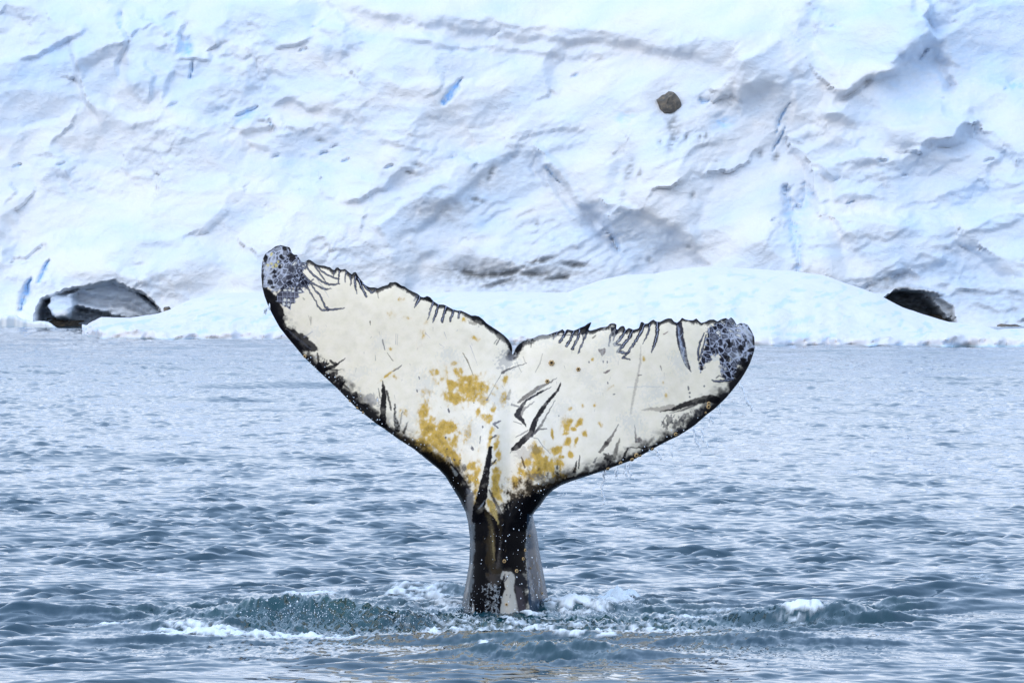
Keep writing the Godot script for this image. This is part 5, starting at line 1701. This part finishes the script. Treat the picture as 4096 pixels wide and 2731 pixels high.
	for k in total:
		# wet black hide is blacker than dry pigment
		var wet := 0.34 + 0.66 * smoothstep(0.0, 0.10, tg[k])
		tr[k] *= wet; tg[k] *= wet; tb[k] *= wet
		bytes[3 * k] = lut[clampi(int(tr[k] * 4095.0), 0, 4095)]
		bytes[3 * k + 1] = lut[clampi(int(tg[k] * 4095.0), 0, 4095)]
		bytes[3 * k + 2] = lut[clampi(int(tb[k] * 4095.0), 0, 4095)]
	return ImageTexture.create_from_image(Image.create_from_data(T_W, T_H, false, Image.FORMAT_RGB8, bytes))


func barnacle_mesh() -> ArrayMesh:
	# a ribbed ring of plates round a dark hole, lathed about +z
	var st := SurfaceTool.new()
	st.begin(Mesh.PRIMITIVE_TRIANGLES)
	var prof := [[1.0, 0.0, 0.30], [0.95, 0.25, 0.42], [0.72, 0.62, 0.55], [0.50, 0.66, 0.34], [0.38, 0.34, 0.06], [0.0, 0.25, 0.03]]
	var seg := 18
	for a in seg:
		for q in prof.size() - 1:
			var c := []
			for e in [[a, q], [a + 1, q], [a + 1, q + 1], [a, q + 1]]:
				var w: int = e[0] % seg
				var ang := TAU * w / seg
				var rib := 1.0 + (0.12 if w % 3 == 0 else -0.05) * (1.0 if e[1] < 4 else 0.0)
				var r: float = prof[e[1]][0] * rib
				var shade: float = prof[e[1]][2] * (1.15 if w % 3 else 0.7)
				c.append([Vector3(cos(ang) * r, sin(ang) * r, prof[e[1]][1]), Color(shade, shade * 0.66, shade * 0.30)])
			for t in [0, 2, 1, 0, 3, 2]:
				st.set_color(c[t][1])
				st.add_vertex(c[t][0])
	st.index()
	st.generate_normals()
	return st.commit()


func build_whale() -> void:
	var outline := fluke_outline()
	side_l = v2([1900, 1779, 1945, 1806, 1996, 1837, 2047, 1862, 2088, 1872, 2159, 1880, 2251, 1877, 2322, 1865, 2389, 1852, 2450, 1845, 2540, 1835, 2640, 1824])
	side_r = v2([1924, 2286, 1940, 2245, 1960, 2212, 1988, 2184, 2026, 2158, 2052, 2140, 2066, 2131, 2098, 2138, 2139, 2148, 2210, 2158, 2266, 2168, 2333, 2181, 2389, 2191, 2420, 2198, 2460, 2208, 2560, 2225, 2640, 2242])
	crease = v2([1924, 2286, 1960, 2212, 1988, 2184, 2026, 2158, 2052, 2138, 2070, 2125, 2120, 2108, 2200, 2103, 2266, 2108, 2333, 2118, 2400, 2130, 2450, 2138, 2640, 2150])
	measure_outline(outline)
	var trailing := 0
	for k in outline.size():
		if outline[k].is_equal_approx(Vector2(2954, 1301)): trailing = k
	var hide := StandardMaterial3D.new()
	hide.albedo_texture = paint_hide(outline.size(), trailing)
	hide.texture_repeat = false
	hide.roughness = 0.24
	hide.metallic_specular = 0.16
	skin_back = StandardMaterial3D.new()
	skin_back.albedo_color = lin(0.018, 0.019, 0.024)
	skin_back.roughness = 0.3
	skin_back.metallic_specular = 0.3
	var whale := Node3D.new()
	whale.name = "whale"
	add_child(whale)
	whale.position = Vector3((2040.0 - MIDX) * U, 0.0, -DIST)
	tag(whale, "whale with its black edged white tail fluke raised out of the sea", "whale")
	var body := MeshInstance3D.new()
	body.name = "tail_fluke"
	body.mesh = fluke_mesh(skin_back, hide)
	whale.add_child(body)
	var shell := barnacle_mesh()
	var shell_mat := StandardMaterial3D.new()
	shell_mat.vertex_color_use_as_albedo = true
	shell_mat.roughness = 0.7
	for q in [[2206, 1451, 12], [2313, 1476, 9], [2189, 1524, 9], [2837, 1628, 10], [2826, 1652, 5], [2838, 1615, 8], [2704, 1737, 8], [2545, 1820, 10], [2561, 1822, 6], [2528, 1837, 9], [2482, 1850, 8], [2431, 1873, 8], [2610, 1796, 7], [1215, 1426, 8], [1397, 1604, 5], [1428, 1632, 6], [1451, 1650, 6], [2017, 2238, 8], [2100, 2197, 7], [2092, 2231, 7], [2066, 2278, 8], [2026, 2410, 6], [2118, 2146, 6], [2122, 2275, 5], [2168, 2381, 6]]:
		var d := maxf(0.0, sd_at(q[0], q[1]))
		var z := fluke_z(q[0], q[1], d).x
		var e := 4.0
		var zx := fluke_z(q[0] + e, q[1], maxf(0.0, sd_at(q[0] + e, q[1]))).x - fluke_z(q[0] - e, q[1], maxf(0.0, sd_at(q[0] - e, q[1]))).x
		var zy := fluke_z(q[0], q[1] - e, maxf(0.0, sd_at(q[0], q[1] - e))).x - fluke_z(q[0], q[1] + e, maxf(0.0, sd_at(q[0], q[1] + e))).x
		var n := Vector3(-zx, -zy, 2.0 * e * U).normalized()
		n = (n + Vector3(0, 0, 0.6)).normalized()
		var o := MeshInstance3D.new()
		o.name = "barnacle"
		o.mesh = shell
		o.material_override = shell_mat
		whale.add_child(o, true)
		var r: float = q[2] * U
		o.transform = Transform3D(Basis(Quaternion(Vector3(0, 0, 1), n)).scaled(Vector3(r, r, r)), fluke_point(q[0], q[1], z) - n * r * 0.1)


# ==================================================================== drops
func build_spray() -> void:
	var rng := RandomNumberGenerator.new()
	rng.seed = 99
	var where: Array[Transform3D] = []
	var add := func(px: float, py: float, z: float, r: float, tall: float) -> void:
		var d := DIST - z
		var s := U / DIST * d
		var y := EYE - (py - HORIZON) * s
		if y > -0.02: where.append(Transform3D(Basis.from_scale(Vector3(r, r * tall, r)), Vector3((px - MIDX) * s, y, -d)))
	# strings of drops running off the right fluke
	for q in [[2958, 1540, 3008, 1640, 24], [2832, 1655, 2850, 1690, 12], [2770, 1712, 2800, 1800, 26], [2690, 1762, 2685, 1830, 10], [2800, 1715, 2830, 1790, 14], [2412, 1890, 2412, 2020, 30], [2470, 1870, 2462, 1900, 10], [2500, 1862, 2506, 1910, 10], [2515, 1850, 2520, 1905, 12], [2622, 1800, 2640, 1835, 12], [2420, 1885, 2425, 1900, 6], [1075, 1225, 1052, 1250, 14], [2880, 1625, 2876, 1650, 8]]:
		for k in 2 * q[4]:
			var t := rng.randf()
			add.call(lerpf(q[0], q[2], t) + rng.randfn() * 1.6 + 5.0 * sin(t * 9.0), lerpf(q[1], q[3], t), rng.randfn() * 0.03, rng.randf_range(0.003, 0.008), rng.randf_range(1.0, 4.5))
	# drops falling below the right fluke and round the stock
	for k in 420:
		var px := rng.randf_range(2230.0, 3000.0)
		var top := lerpf(1950.0, 1560.0, (px - 2230.0) / 770.0)
		add.call(px, top + absf(rng.randfn()) * 170.0, rng.randfn() * 0.25, rng.randf_range(0.002, 0.0055) , 1.15)
	for k in 170:
		var px := rng.randf_range(1880.0, 2190.0)
		add.call(px, rng.randf_range(1850.0, 2440.0), 0.45 + rng.randf() * 0.2, 0.0016 + 0.0045 * pow(rng.randf(), 3.0), 1.1)
	for k in 90:
		var t := rng.randf()
		add.call(lerpf(1230.0, 1830.0, t) + rng.randfn() * 25.0, lerpf(1440.0, 1960.0, t) + rng.randfn() * 25.0, 0.25, rng.randf_range(0.002, 0.0055), 1.1)
	for k in 160:
		add.call(rng.randf_range(300.0, 3300.0), rng.randf_range(1500.0, 2420.0), rng.randfn() * 0.8, rng.randf_range(0.0015, 0.0035), 1.0)
	# splashes thrown up on the churned water: px, py of the foot, spread, height, nearer by, how many
	for q in [[1250, 2480, 420, 110, 2.0, 900], [1650, 2505, 330, 80, 1.9, 800], [700, 2515, 380, 40, 2.0, 450], [2470, 2410, 90, 62, 0.6, 380], [2330, 2450, 170, 46, 0.6, 260], [2000, 2530, 420, 46, 1.6, 420], [2600, 2530, 330, 36, 1.6, 260], [3200, 2480, 150, 40, 1.2, 200], [1850, 2440, 60, 50, 0.7, 140], [3450, 2480, 220, 22, 1.2, 90], [1780, 2555, 40, 46, 2.2, 120]]:
		for k in q[5]:
			var u := rng.randfn() * 0.5
			var px: float = q[0] + u * q[2]
			var py: float = q[1] - absf(rng.randfn()) * 0.5 * q[3] * exp(-u * u) + rng.randf() * 16.0
			add.call(px, py, q[4] + rng.randfn() * 0.12, 0.0012 + 0.0038 * pow(rng.randf(), 3.0) * (1.0 if rng.randf() < 0.94 else 2.2), rng.randf_range(0.6, 1.5))
	var ball := SphereMesh.new()
	ball.radius = 1.0
	ball.height = 2.0
	ball.radial_segments = 10
	ball.rings = 6
	var wet := StandardMaterial3D.new()
	wet.albedo_color = lin(0.74, 0.80, 0.88)
	wet.roughness = 0.12
	wet.metallic_specular = 0.5
	ball.material = wet
	var mm := MultiMesh.new()
	mm.transform_format = MultiMesh.TRANSFORM_3D
	mm.mesh = ball
	mm.instance_count = where.size()
	for k in where.size(): mm.set_instance_transform(k, where[k])
	var o := MultiMeshInstance3D.new()
	o.name = "water_drops"
	o.multimesh = mm
	add_child(o)
	tag(o, "drops of water falling from the fluke and splashing round the tail", "water drops", "", "stuff")
